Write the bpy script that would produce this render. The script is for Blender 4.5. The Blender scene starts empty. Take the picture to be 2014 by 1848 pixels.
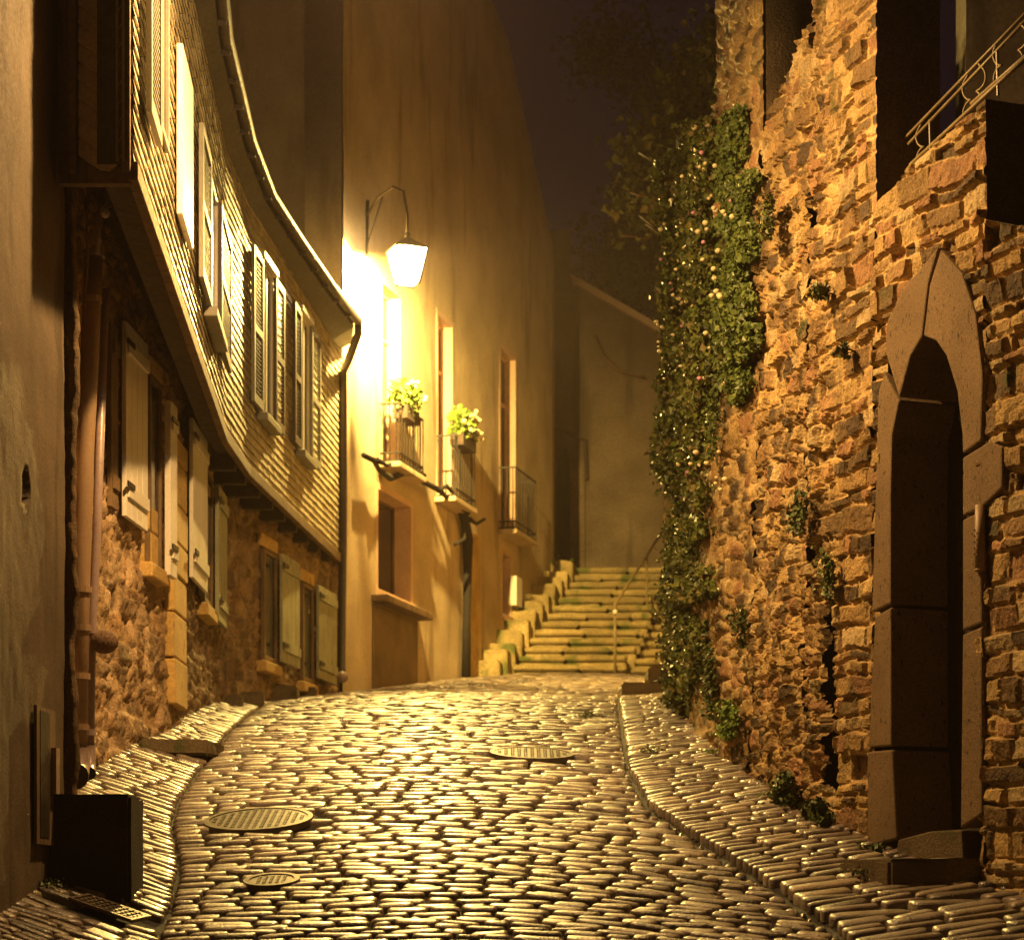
import bpy, math, random
import numpy as np
from mathutils import Vector, Matrix
random.seed(7); rng = np.random.default_rng(7)
S = bpy.context.scene; C = S.collection
# ------------------------------------------------------------------ camera, sky, exposure
F, U0, H = 4400.0, 1006.5, 1780.0        # focal length, principal column and eye level in units of the 2013-px-wide picture
cam = bpy.data.cameras.new('camera'); camo = bpy.data.objects.new('camera', cam); C.objects.link(camo)
camo.location = (0, 0, 0); camo.rotation_euler = (math.radians(90), 0, 0)
cam.sensor_width = 36; cam.lens = 36 * F / 2013.0; cam.shift_y = (H - 924.0) / 2013.0
cam.clip_end = 500; cam.clip_start = 0.5
cam.dof.use_dof = True; cam.dof.focus_distance = 14.0; cam.dof.aperture_fstop = 3.4
S.camera = camo
S.render.resolution_x = 1024; S.render.resolution_y = 939
S.view_settings.view_transform = 'Standard'; S.view_settings.look = 'None'
S.view_settings.exposure = 1.65; S.view_settings.gamma = 1.0
S.render.engine = 'CYCLES'
S.cycles.use_denoising = True
S.cycles.max_bounces = 6; S.cycles.diffuse_bounces = 4; S.cycles.volume_bounces = 0
S.cycles.sample_clamp_indirect = 4.0
W = bpy.data.worlds.new('World'); S.world = W; W.use_nodes = True
nt = W.node_tree; nt.nodes.clear()
sky = nt.nodes.new('ShaderNodeTexSky'); sky.sky_type = 'NISHITA'; sky.sun_disc = False
sky.sun_elevation = math.radians(-4); sky.sun_rotation = math.radians(40)
mixs = nt.nodes.new('ShaderNodeMix'); mixs.data_type = 'RGBA'; mixs.blend_type = 'MIX'; mixs.inputs[0].default_value = 0.9
bg = nt.nodes.new('ShaderNodeBackground'); wo = nt.nodes.new('ShaderNodeOutputWorld')
nt.links.new(sky.outputs[0], mixs.inputs[6]); mixs.inputs[7].default_value = (0.06, 0.022, 0.05, 1)
nt.links.new(mixs.outputs[2], bg.inputs[0]); bg.inputs[1].default_value = 0.03
nt.links.new(bg.outputs[0], wo.inputs[0])
LAMP_A = (-1.29, 27.6, 7.92)      # lantern on the cream house
LAMP_B = (-0.85, 14.2, 6.12)      # unseen lantern above the frame, moved out to light the left wall; arm invented
E_A, E_B = 3000.0, 950.0
COL_A, COL_B = (1.0, 0.66, 0.17), (1.0, 0.57, 0.19)

# ------------------------------------------------------------------ helpers
def link(o): C.objects.link(o); return o
def tag(o, label=None, cat=None, group=None, kind=None):
    if label: o['label'] = label
    if cat: o['category'] = cat
    if group: o['group'] = group
    if kind: o['kind'] = kind
    return o
def thing(name, loc, label, cat, group=None):
    o = bpy.data.objects.new(name, None); o.location = loc; o.empty_display_size = 0.2; link(o)
    return tag(o, label, cat, group)
def finish(name, me, mat, parent=None, smooth=False):
    if smooth:
        me.polygons.foreach_set('use_smooth', [True] * len(me.polygons))
    me.materials.append(mat)
    o = bpy.data.objects.new(name, me); link(o)
    if parent is not None:
        o.parent = parent
        L = Vector(parent.location); p = parent.parent
        while p is not None: L = L + Vector(p.location); p = p.parent
        me.transform(Matrix.Translation(-L))
    return o
def arr_mesh(name, V, Fc, mat, parent=None, col=None, smooth=False):
    me = bpy.data.meshes.new(name)
    me.from_pydata(np.asarray(V).tolist(), [], Fc if isinstance(Fc, list) else np.asarray(Fc).tolist())
    if col is not None:
        a = me.color_attributes.new('tint', 'FLOAT_COLOR', 'POINT')
        cc = np.ones((len(V), 4)); cc[:, :3] = col; a.data.foreach_set('color', cc.ravel())
    me.update()
    return finish(name, me, mat, parent, smooth)
class MB:
    def __init__(s): s.v = []; s.f = []
    def box(s, o, ax, ay, az):                       # corner + 3 edge vectors
        o, ax, ay, az = map(Vector, (o, ax, ay, az)); n = len(s.v)
        for k in range(8):
            p = o + (ax if k & 1 else Vector()) + (ay if k & 2 else Vector()) + (az if k & 4 else Vector())
            s.v.append(tuple(p))
        for q in ((0, 2, 3, 1), (4, 5, 7, 6), (0, 1, 5, 4), (2, 6, 7, 3), (0, 4, 6, 2), (1, 3, 7, 5)):
            s.f.append(tuple(n + i for i in q))
        return s
    def abox(s, x0, x1, y0, y1, z0, z1): return s.box((x0, y0, z0), (x1 - x0, 0, 0), (0, y1 - y0, 0), (0, 0, z1 - z0))
    def prism(s, pts, off):                          # polygon (3d pts) extruded by off
        n = len(s.v); m = len(pts); off = Vector(off)
        for p in pts: s.v.append(tuple(p))
        for p in pts: s.v.append(tuple(Vector(p) + off))
        s.f.append(tuple(range(n, n + m))); s.f.append(tuple(range(n + 2 * m - 1, n + m - 1, -1)))
        for i in range(m):
            j = (i + 1) % m; s.f.append((n + i, n + m + i, n + m + j, n + j))
        return s
    def tube(s, pts, r, k=8, cap=True):
        pts = [Vector(p) for p in pts]; n = len(s.v); m = len(pts)
        rr = r if isinstance(r, (list, tuple)) else [r] * m
        up = None
        for i, p in enumerate(pts):
            t = (pts[min(i + 1, m - 1)] - pts[max(i - 1, 0)]).normalized()
            if up is None: up = Vector((0, 0, 1)) if abs(t.z) < .9 else Vector((1, 0, 0))
            a = (up - t * up.dot(t)).normalized(); b = t.cross(a); up = a
            for q in range(k):
                an = 2 * math.pi * q / k
                s.v.append(tuple(p + (a * math.cos(an) + b * math.sin(an)) * rr[i]))
        for i in range(m - 1):
            for q in range(k):
                q2 = (q + 1) % k
                s.f.append((n + i * k + q, n + i * k + q2, n + (i + 1) * k + q2, n + (i + 1) * k + q))
        if cap:
            s.f.append(tuple(n + q for q in range(k - 1, -1, -1))); s.f.append(tuple(n + (m - 1) * k + q for q in range(k)))
        return s
    def ball(s, c, r, sc=(1, 1, 1), k=8, l=5):
        n = len(s.v)
        for i in range(l + 1):
            ph = math.pi * i / l
            for q in range(k):
                th = 2 * math.pi * q / k
                s.v.append((c[0] + r * sc[0] * math.sin(ph) * math.cos(th), c[1] + r * sc[1] * math.sin(ph) * math.sin(th), c[2] + r * sc[2] * math.cos(ph)))
        for i in range(l):
            for q in range(k):
                q2 = (q + 1) % k; s.f.append((n + i * k + q, n + (i + 1) * k + q, n + (i + 1) * k + q2, n + i * k + q2))
        return s
    def build(s, name, mat, parent=None, smooth=False, bevel=0.0):
        me = bpy.data.meshes.new(name); me.from_pydata(s.v, [], s.f); me.validate(); me.update()
        o = finish(name, me, mat, parent, smooth)
        if bevel:
            m = o.modifiers.new('bevel', 'BEVEL'); m.width = bevel; m.segments = 2; m.limit_method = 'ANGLE'
        return o
# value noise
def _h(i, j, seed):
    n = (i.astype(np.int64) * 374761393 + j.astype(np.int64) * 668265263 + seed * 1442695041) & 0x7fffffff
    n = ((n ^ (n >> 13)) * 1274126177) & 0x7fffffff
    return ((n ^ (n >> 16)) & 0xffff) / 65535.0
def vn(x, y, seed=0):
    x = np.asarray(x, float); y = np.asarray(y, float)
    i = np.floor(x); j = np.floor(y); fx = x - i; fy = y - j
    fx = fx * fx * (3 - 2 * fx); fy = fy * fy * (3 - 2 * fy)
    i = i.astype(np.int64); j = j.astype(np.int64)
    a = _h(i, j, seed); b = _h(i + 1, j, seed); c = _h(i, j + 1, seed); d = _h(i + 1, j + 1, seed)
    return (a + (b - a) * fx) * (1 - fy) + (c + (d - c) * fx) * fy
def fbm(x, y, seed=0, o=4):
    t = 0; a = .5; n = 0
    for k in range(o):
        t = t + a * (vn(np.asarray(x) * 2 ** k, np.asarray(y) * 2 ** k, seed + k * 17) - .5) * 2; n += a; a *= .5
    return t / n
# ------------------------------------------------------------------ ground shape
_zy = np.array([-30, -8, 0, 8, 10.5, 11.9, 13, 14, 15.5, 17, 18.5, 20, 22, 24, 27.5, 32, 34, 60])
_zz = np.array([-4.2, -2.3, -1.45, -.80, -.46, -.18, .06, .30, .66, 1.02, 1.33, 1.62, 1.94, 2.22, 2.66, 3.27, 3.53, 3.7])
_yy = np.linspace(-30, 60, 1801); _zs = np.interp(_yy, _zy, _zz)
_k = np.exp(-np.linspace(-2, 2, 31) ** 2); _k /= _k.sum()
_zs = np.convolve(np.pad(_zs, 15, mode='edge'), _k, mode='valid')
def zc(y): return np.interp(y, _yy, _zs)
_GL = np.array([(9, -1.5), (11, -1.72), (12.2, -1.93), (13.0, -1.98), (13.9, -2.07), (15.3, -2.33), (16, -2.40), (17.3, -2.43), (19, -2.48), (23.5, -2.62), (26, -2.45), (27.5, -2.15), (38, .6), (60, .6)])
_GR = np.array([(9, 2.3), (11, 1.95), (12.2, 1.76), (13.0, 1.62), (14.1, 1.36), (15, 1.13), (15.8, .95), (17.3, .89), (20, .98), (23.7, 1.12), (25, 1.2), (27, 2.0), (60, 3.2)])
def gl(y): return np.interp(y, _GL[:, 0], _GL[:, 1])
def gr(y): return np.interp(y, _GR[:, 0], _GR[:, 1])
def G(x, y):
    x = np.asarray(x, float); y = np.asarray(y, float)
    a = gl(y); b = gr(y); t = np.clip((x - a) / (b - a), 0, 1) * 2 - 1
    z = zc(y) + .05 * (1 - t * t) - .04
    fl = np.clip((25.5 - y) / 4, 0, 1)
    z = z + np.clip(a - x, 0, 1.5) * .26 * fl
    e = np.clip(x - b, 0, 3)
    z = z + (np.clip(e / .06, 0, 1) * .05 + e * .07) * np.clip((26 - y) / 1.5, 0, 1)
    return z
def ghit(u, v, d0=9.5, d1=40):
    d = np.linspace(d0, d1, 6000); x = (u - U0) * d / F; z = (H - v) * d / F
    k = np.argmax(G(x, d) >= z); return float(x[k]), float(d[k]), float(G(x[k], d[k]))
# ------------------------------------------------------------------ paths (plan)
class Path:
    def __init__(s, pts, side):                      # side +1: outward normal is to the left of travel... chosen so it faces the street
        s.p = np.array(pts, float); dd = np.diff(s.p, axis=0); s.l = np.hypot(*dd.T); s.c = np.concatenate([[0], np.cumsum(s.l)]); s.side = side
        s.t = dd / s.l[:, None]
    def at(s, q):
        return np.stack([np.interp(q, s.c, s.p[:, 0]), np.interp(q, s.c, s.p[:, 1])], -1)
    def normal(s, q, blend=.12):
        mid = (s.c[1:] + s.c[:-1]) / 2
        def nn(qq):
            k = np.clip(np.searchsorted(s.c, qq, side='right') - 1, 0, len(s.l) - 1); t = s.t[k]
            return np.stack([t[..., 1], -t[..., 0]], -1) * s.side
        n = nn(np.asarray(q) - blend) + nn(np.asarray(q)) + nn(np.asarray(q) + blend)
        return n / np.linalg.norm(n, axis=-1, keepdims=True)
    def ray(s, u):                                   # nearest crossing of a sight line with the path -> arc length
        k = (u - U0) / F; f = s.p[:, 0] - k * s.p[:, 1]
        for i in range(len(f) - 1):
            if f[i] == 0 or f[i] * f[i + 1] < 0:
                return s.c[i] + s.l[i] * f[i] / (f[i] - f[i + 1])
        i = 0 if abs(f[0]) < abs(f[-1]) else len(f) - 2   # extrapolate
        t = f[i] / (f[i] - f[i + 1]); return s.c[i] + s.l[i] * t
    def pt(s, q, out=0.0, z=0.0):
        if q < 0: xy = s.p[0] + s.t[0] * q
        elif q > s.c[-1]: xy = s.p[-1] + s.t[-1] * (q - s.c[-1])
        else: xy = s.at(q)
        n = s.normal(np.clip(q, 0, s.c[-1] - 1e-6)); return Vector((xy[0] + n[0] * out, xy[1] + n[1] * out, z))
    def z(s, u, v): p = s.pt(s.ray(u)); return (H - v) * p.y / F
def pbox(mb, path, q0, q1, z0, z1, o0, o1):
    a = path.pt(q0, o0, z0); b = path.pt(q1, o0, z0)
    n = path.normal(np.clip((q0 + q1) / 2, 0, path.c[-1] - 1e-6)); n = Vector((n[0], n[1], 0)) * (o1 - o0)
    mb.box(a, b - a, n, (0, 0, z1 - z0)); return mb
SID = Path([(-2.19, 12.9), (-2.45, 17.5), (-2.6, 20.2), (-2.58, 21.8), (-2.36, 24.5), (-2.1, 27.5)], 1)      # slate-hung upper storey
LOW = Path([(-2.80, 13.35), (-3.02, 15.3), (-3.08, 16.5), (-2.92, 19), (-2.95, 22.5), (-2.16, 27.5)], 1)      # lower storey under the overhang
PLA = Path([(-2.74, 9.6), (-2.64, 13.2)], 1)                                                                   # plastered house, near left
CRM = Path([(-2.08, 27.56), (0.70, 38.1), (0.78, 41.0)], 1)                                                    # cream house
RGT = Path([(4.3, 9.1), (2.8, 12.9), (2.29, 14.2), (2.10, 15.0), (1.86, 16.6), (1.70, 17.9), (1.68, 22), (1.9, 25.5), (2.75, 33.0), (2.8, 41)], -1)
# ------------------------------------------------------------------ materials
def mat(name, base=(.3, .3, .3), rough=.8, tint=False, n1=(3, .25), n2=(40, .15), bump=(.3, 60, .004), spec=.5, metal=0.0, dirt=None, island=0.0, dark=None):
    m = bpy.data.materials.new(name); m.use_nodes = True; t = m.node_tree; b = t.nodes['Principled BSDF']; N = t.nodes.new; Lk = t.links.new
    tc = N('ShaderNodeNewGeometry').outputs['Position']
    def noise(sc, det=4, vec=tc):
        n = N('ShaderNodeTexNoise'); n.inputs['Scale'].default_value = sc; n.inputs['Detail'].default_value = det; Lk(vec, n.inputs['Vector']); return n.outputs['Fac']
    if tint:
        a = N('ShaderNodeAttribute'); a.attribute_name = 'tint'; c = a.outputs['Color']
    else:
        r = N('ShaderNodeRGB'); r.outputs[0].default_value = (*base, 1); c = r.outputs[0]
    def mul(c, fac, amt):
        mr = N('ShaderNodeMapRange'); mr.inputs[1].default_value = .3; mr.inputs[2].default_value = .7; mr.inputs[3].default_value = 1 - amt; mr.inputs[4].default_value = 1 + amt; Lk(fac, mr.inputs[0])
        x = N('ShaderNodeVectorMath'); x.operation = 'SCALE'; Lk(c, x.inputs[0]); Lk(mr.outputs[0], x.inputs['Scale']); return x.outputs[0]
    if n1[1]: c = mul(c, noise(n1[0]), n1[1])
    if n2[1]: c = mul(c, noise(n2[0]), n2[1])
    if dirt:                                          # (colour, scale, threshold)
        st = N('ShaderNodeMapping'); Lk(tc, st.inputs['Vector']); st.inputs['Scale'].default_value = dirt[3] if len(dirt) > 3 else (1, 1, 1)
        f = noise(dirt[1], 6, st.outputs[0]); mr = N('ShaderNodeMapRange'); mr.inputs[1].default_value = dirt[2]; mr.inputs[2].default_value = dirt[2] + .12; Lk(f, mr.inputs[0])
        mx = N('ShaderNodeMix'); mx.data_type = 'RGBA'; Lk(mr.outputs[0], mx.inputs[0]); Lk(c, mx.inputs[6]); mx.inputs[7].default_value = (*dirt[0], 1); c = mx.outputs[2]
    Lk(c, b.inputs['Base Color'])
    b.inputs['Metallic'].default_value = metal; b.inputs['Specular IOR Level'].default_value = spec
    rr = N('ShaderNodeMapRange'); rr.inputs[1].default_value = .3; rr.inputs[2].default_value = .7; rr.inputs[3].default_value = max(.05, rough - .12); rr.inputs[4].default_value = min(1, rough + .12); Lk(noise(n2[0] * .7), rr.inputs[0]); Lk(rr.outputs[0], b.inputs['Roughness'])
    if bump:
        bn = N('ShaderNodeBump'); bn.inputs['Strength'].default_value = bump[0]; bn.inputs['Distance'].default_value = bump[2]; Lk(noise(bump[1], 6), bn.inputs['Height']); Lk(bn.outputs[0], b.inputs['Normal'])
    return m
M = {}
M['cobble'] = mat('cobble stone', tint=True, rough=.38, n1=(9, .3), n2=(130, .45), bump=(1, 75, .007), spec=.8); M['cobble'].node_tree.nodes['Principled BSDF'].inputs['Coat Weight'].default_value = .25; M['cobble'].node_tree.nodes['Principled BSDF'].inputs['Coat Roughness'].default_value = .22
M['bed'] = mat('joint dirt', (.012, .009, .006), .9, n1=(5, .4), bump=(.6, 80, .01), dirt=((.02, .028, .008), 2.5, .6))
M['ground'] = mat('earth', (.03, .025, .018), .95)
M['rubble'] = mat('rubble stone', tint=True, rough=.85, n1=(4, .22), n2=(70, .35), bump=(.9, 55, .012), spec=.25, dirt=((.05, .06, .018), 3.2, .62))
M['surround'] = mat('dressed granite', (.17, .115, .065), .85, n1=(3, .15), n2=(90, .3), bump=(.8, 110, .006), spec=.25, dirt=((.035, .024, .014), 38, .60, (1, 1, .6)))
M['block'] = mat('step stone', (.11, .08, .045), .85, n1=(4, .25), n2=(90, .35), bump=(.8, 60, .01), spec=.3, dirt=((.05, .06, .02), 5, .56))
M['darkblock'] = mat('shade darkened stone', (.035, .026, .018), .9, n1=(4, .3), n2=(90, .35), bump=(.8, 60, .01), spec=.2)  # near-black base holds the shade of the block's unlit near face
M['stair'] = mat('stair stone', tint=True, rough=.8, n1=(3, .3), n2=(40, .3), bump=(.8, 30, .02), spec=.3, dirt=((.10, .12, .03), 2.4, .54))
M['plaster'] = mat('grey brown render', (.13, .095, .06), .85, n1=(1.6, .25), n2=(60, .18), bump=(.5, 50, .006), spec=.25, dirt=((.07, .05, .03), 5, .55, (1, 1, .12)))
M['cream'] = mat('cream render', (.50, .40, .27), .9, n1=(1.2, .2), n2=(30, .12), bump=(.4, 40, .008), spec=.2, dirt=((.30, .22, .13), 2.2, .58, (1, 1, .18)))
M['creamjamb'] = mat('painted reveal', (.60, .42, .30), .85, n1=(2, .12), n2=(30, .1), spec=.2)
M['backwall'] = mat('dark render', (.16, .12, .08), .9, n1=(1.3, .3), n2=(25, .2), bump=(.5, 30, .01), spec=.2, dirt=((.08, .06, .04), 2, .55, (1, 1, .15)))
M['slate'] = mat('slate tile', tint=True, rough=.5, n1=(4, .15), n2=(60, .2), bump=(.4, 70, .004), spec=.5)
M['roof'] = mat('roof slate', (.035, .03, .03), .6, n1=(3, .3))
M['soffit'] = mat('tarred board', (.055, .038, .022), .8, n1=(4, .3), dirt=((.03, .02, .012), 4, .55, (1, 1, 1)))
M['wood'] = mat('weathered wood', (.16, .10, .05), .75, n1=(4, .25), dirt=((.07, .045, .025), 14, .55, (1, 1, .1)))
M['darkwood'] = mat('dark oak door', (.028, .017, .01), .6, n1=(4, .3), dirt=((.012, .008, .005), 18, .5, (1, 1, .08)))
M['whitepaint'] = mat('white shutter paint', (.72, .68, .60), .5, n1=(3, .08), n2=(50, .08), bump=(.2, 60, .002), dirt=((.45, .38, .28), 12, .62, (1, 1, .15)))
M['greypaint'] = mat('pale grey shutter paint', (.22, .21, .17), .6, n1=(3, .12), n2=(50, .1), dirt=((.2, .17, .11), 12, .6, (1, 1, .15)))
M['greenpaint'] = mat('faded green shutter paint', (.30, .30, .20), .65, n1=(3, .18), n2=(50, .12), dirt=((.15, .12, .07), 12, .58, (1, 1, .15)))
M['brownpaint'] = mat('dark shutter paint', (.06, .035, .03), .5, n1=(3, .15))
M['yellowstone'] = mat('yellow limestone', (.50, .33, .11), .85, n1=(3, .25), n2=(50, .2), bump=(.6, 40, .008), dirt=((.25, .15, .05), 6, .6))
M['iron'] = mat('black iron', (.02, .016, .012), .5, n1=(6, .2), metal=.2)
M['rustiron'] = mat('painted rail iron', (.20, .15, .07), .5, n1=(9, .2))
M['castiron'] = mat('cast iron cover', (.11, .085, .065), .42, n1=(9, .25), metal=.6)
M['pipe'] = mat('beige drainpipe', (.30, .20, .125), .5, n1=(3, .15), n2=(50, .1), bump=(.1, 60, .002), dirt=((.14, .09, .05), 5, .6, (1, 1, .2)))
M['greypipe'] = mat('mauve grey pipe', (.30, .22, .22), .35, n1=(3, .1), n2=(50, .1))
M['zinc'] = mat('zinc gutter', (.045, .033, .03), .6, metal=.0, n1=(4, .2))
M['glass'] = mat('night window glass', (.015, .012, .012), .08, n1=(1, 0), n2=(2, 0), bump=None, spec=.8)
M['curtain'] = mat('curtain behind glass', (.45, .38, .28), .7, n1=(3, .1), spec=.6)
M['leaf'] = mat('ivy leaf', tint=True, rough=.5, n1=(2, .25), n2=(30, .1), bump=None, spec=.4)
M['petal'] = mat('petal', (.75, .62, .35), .6, n1=(3, .1), n2=(30, .05), bump=None)
M['pinkpetal'] = mat('pink petal', (.55, .25, .35), .6, n1=(3, .1), n2=(30, .05), bump=None)
M['twig'] = mat('bare stem', (.16, .09, .045), .8)
M['bark'] = mat('shade darkened bark', (.014, .010, .007), .9, bump=(1, 40, .02))  # dark bark, taken darker still to hold the vine's shade in its colour
M['terracotta'] = mat('planter', (.05, .03, .02), .8)
M['skirt'] = mat('dark recess render', (.16, .11, .06), .9, n1=(2, .3), bump=(.5, 40, .008))
def emit(name, col, st, mixfac=None):
    m = bpy.data.materials.new(name); m.use_nodes = True; t = m.node_tree; t.nodes.clear()
    o = t.nodes.new('ShaderNodeOutputMaterial'); e = t.nodes.new('ShaderNodeEmission'); e.inputs[0].default_value = (*col, 1); e.inputs[1].default_value = st
    if mixfac is None: t.links.new(e.outputs[0], o.inputs[0])
    else:
        tr = t.nodes.new('ShaderNodeBsdfTransparent'); a = t.nodes.new('ShaderNodeMixShader'); a.inputs[0].default_value = mixfac
        t.links.new(tr.outputs[0], a.inputs[1]); t.links.new(e.outputs[0], a.inputs[2]); t.links.new(a.outputs[0], o.inputs[0])
    return m
M['pane'] = emit('lit lantern pane', (1, .74, .34), 40.0, .25)
M['bulb'] = emit('bulb', (1, .75, .4), 60.0)

# ------------------------------------------------------------------ ground sheet, road, pavements
def build_ground():
    ys = np.concatenate([np.linspace(-30, 9, 20), np.linspace(9.25, 42, 132), np.linspace(45, 220, 20)])
    xs = np.concatenate([np.linspace(-90, -8, 12), np.linspace(-7, -4, 5), np.linspace(-3.6, 3.4, 71), np.linspace(4, 8, 5), np.linspace(10, 90, 12)])
    X, Y = np.meshgrid(xs, ys); Z = G(np.clip(X, -3.6, 3.4), Y) - .042
    nx, ny = len(xs), len(ys); V = np.stack([X, Y, Z], -1).reshape(-1, 3)
    q = (np.arange(ny - 1)[:, None] * nx + np.arange(nx - 1)).ravel()
    Fc = np.stack([q, q + 1, q + nx + 1, q + nx], -1)
    tag(arr_mesh('ground', V, Fc, M['bed'], smooth=True), kind='structure')
build_ground()
HOLES = []          # (x, y, radius) kept free of stones for covers
def lid_at(u, v, r): x, y, z = ghit(u, v); HOLES.append((x, y, r)); return x, y
L1 = lid_at(508, 1612, .37); L2 = lid_at(534, 1732, .17); L3 = lid_at(1046, 1482, .34); L4 = lid_at(216, 1788, .24)
class Stones:
    def __init__(s): s.V = []; s.F = []; s.C = []
    def add(s, x, y, a, b, ang, lift, col, flat=.0):
        K = 10; n0 = sum(len(v) for v in s.V) if False else s.n
        th = np.arange(K) * 2 * math.pi / K + random.random() * .2
        e = .36; cx = np.sign(np.cos(th)) * np.abs(np.cos(th)) ** e; cy = np.sign(np.sin(th)) * np.abs(np.sin(th)) ** e
        jit = 1 + (rng.random(K) - .5) * .16
        tx, ty = random.gauss(0, .035), random.gauss(-.065, .05)
        rings = []
        for k, (sc, hh) in enumerate(((1.0, -.07), (1.0, -.016), (.90, -.003), (.60, .002))):
            ea = a * sc if k < 2 else a - (1 - sc) * b * 1.0; eb = b * sc
            px = cx * ea * jit; py = cy * eb * jit
            h = hh + tx * px + ty * py + (rng.random(K) - .5) * (.004 if k > 1 else 0)
            rings.append((px, py, h))
        px = np.concatenate([r[0] for r in rings] + [[0.]]); py = np.concatenate([r[1] for r in rings] + [[0.]]); h = np.concatenate([r[2] for r in rings] + [[.003 + (random.random() - .5) * .004]])
        c, sn = math.cos(ang), math.sin(ang); X = x + px * c - py * sn; Y = y + px * sn + py * c
        gx = float(G(x + .05, y) - G(x - .05, y)) / .1; gy = float(G(x, y + .05) - G(x, y - .05)) / .1
        Z = float(G(x, y)) + gx * (X - x) + gy * (Y - y) + h + lift
        s.V.append(np.stack([X, Y, Z], -1)); s.C.append(np.tile(col, (len(X), 1)))
        n = s.n
        for r in range(3):
            for q in range(K):
                q2 = (q + 1) % K; s.F.append([n + r * K + q, n + r * K + q2, n + (r + 1) * K + q2, n + (r + 1) * K + q])
        for q in range(K): s.F.append([n + 3 * K + q, n + 3 * K + (q + 1) % K, n + 4 * K])
        s.n += len(X)
    n = 0
    def build(s, name): return tag(arr_mesh(name, np.concatenate(s.V), s.F, M['cobble'], col=np.concatenate(s.C), smooth=True), kind='structure')
def stone_col():
    b = random.choice([(.15, .115, .085), (.19, .15, .11), (.13, .10, .085), (.22, .17, .12), (.16, .12, .10), (.10, .08, .06)])
    k = random.uniform(.75, 1.25) * 1.15; return np.array(b) * k
def free(x, y, m=.0): return all((x - hx) ** 2 + (y - hy) ** 2 > (hr + m) ** 2 for hx, hy, hr in HOLES)
rd = Stones(); y = 9.6; row = 0
while y < 34.2:
    k = np.clip((y - 12) / 14, 0, 1); pitch = (.112 + .062 * k) * random.uniform(.85, 1.15)
    sh_ = .42 * float(np.clip((18 - y) / 5, 0, 1)); a, b = gl(y) + .004, gr(y - sh_) - .004; x = a + random.uniform(0, .01)
    if y > 27: a = float(np.interp(y, [27.56, 38.1], [-2.05, .7])) + .02; b = 3.0; x = a
    slope = random.gauss(0, .012); ph = random.random() * 6
    while x < b - .025:
        w = min(random.uniform(.14, .29) * (1 + .5 * k) * (1.0 if random.random() > .1 else .6), b - x)
        xc = x + w / 2; t = (xc - a) / (b - a)
        yc = y - .55 * max(0, t - .45) ** 1.5 * np.clip((18 - y) / 5, 0, 1) * 2.0 + .02 * math.sin(xc * 2.3 + ph) + random.gauss(0, .004)
        dy = -.9 * max(0, t - .45) ** .5 * np.clip((18 - y) / 5, 0, 1) * .55
        if free(xc, yc, .03) and (yc < 34.1): rd.add(xc, yc, w / 2 - .009, pitch / 2 - .011, dy + random.gauss(0, .03), random.uniform(-.008, .006), stone_col())
        x += w
    y += pitch; row += 1
rd.build('road')
# pavements: rows roughly square to the wall, laid on edge
pl = Stones(); y = 9.6
while y < 26.6:
    pitch = random.uniform(.09, .14); b = float(gl(y)) - .003; a = float(np.interp(y, LOW.p[:, 1], LOW.p[:, 0])) if y > 13.3 else -2.72
    x = b
    while x > a:
        w = random.uniform(.14, .34); w = min(w, x - a + .03); xc = x - w / 2
        yc = y + .35 * (b - xc) * (1 if y < 20 else .3) + random.gauss(0, .004)
        if free(xc, yc, .02) : pl.add(xc, yc, w / 2 - .005, pitch / 2 - .012, -.33 * (1 if y < 20 else .3) + random.gauss(0, .03), random.uniform(-.004, .006), stone_col())
        x -= w
    y += pitch
pl.build('pavement')
pr = Stones(); y = 9.4
while y < 26.0:
    pitch = random.uniform(.09, .16) if y < 13.5 else random.uniform(.07, .12)
    a = float(gr(y)) + .01; b = float(np.interp(y, RGT.p[:, 1], RGT.p[:, 0])) + .1
    x = a
    while x < b:
        w = random.uniform(.16, .36) * (1.35 if y < 13.5 else 1); xc = x + w / 2
        yc = y + .30 * (xc - a) + random.gauss(0, .004)
        pr.add(xc, yc, w / 2 - .005, pitch / 2 - .011, .29 + random.gauss(0, .03), random.uniform(-.004, .006), stone_col())
        x += w
    y += pitch
pr.build('pavement')
# covers
def cover_round(x, y, r, label, n):
    t = thing('manhole_cover', (x, y, float(G(x, y))), label, 'manhole cover')
    def disc(r0, r1, h, name, mt, parent):
        mb = MB(); K = 40
        for rr, hh in ((r0, -.03), (r0, h), (r1, h), (r1, -.03)):
            for q in range(K):
                an = 2 * math.pi * q / K; px = x + rr * math.cos(an); py = y + rr * math.sin(an); mb.v.append((px, py, float(G(px, py)) + hh))
        for k in range(3):
            for q in range(K): mb.f.append((k * K + q, k * K + (q + 1) % K, (k + 1) * K + (q + 1) % K, (k + 1) * K + q))
        return mb.build(name, mt, parent)
    disc(r, r - .035, .016, 'rim', M['castiron'], t)
    mb = MB(); K = 40; mb.v.append((x, y, float(G(x, y)) + .010))
    for q in range(K):
        an = 2 * math.pi * q / K; px = x + (r - .03) * math.cos(an); py = y + (r - .03) * math.sin(an); mb.v.append((px, py, float(G(px, py)) + .010))
    for q in range(K): mb.f.append((0, 1 + q, 1 + (q + 1) % K))
    st = 2 * r / n
    for i in range(n):
        for j in range(n):
            cx = x - r + st * (i + .5); cy = y - r + st * (j + .5)
            if (cx - x) ** 2 + (cy - y) ** 2 < (r - .06) ** 2:
                s2 = st * .27; z0 = float(G(cx, cy)); gy_ = float(G(cx, cy + s2) - G(cx, cy)) ; mb.box((cx, cy - s2, z0 - gy_), (s2, s2, gy_), (-s2, s2, gy_), (0, 0, .015))
    mb.build('lid', M['castiron'], t)
cover_round(*L1, .37, 'large round iron manhole cover in the left of the cobbled road', 15)
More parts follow.
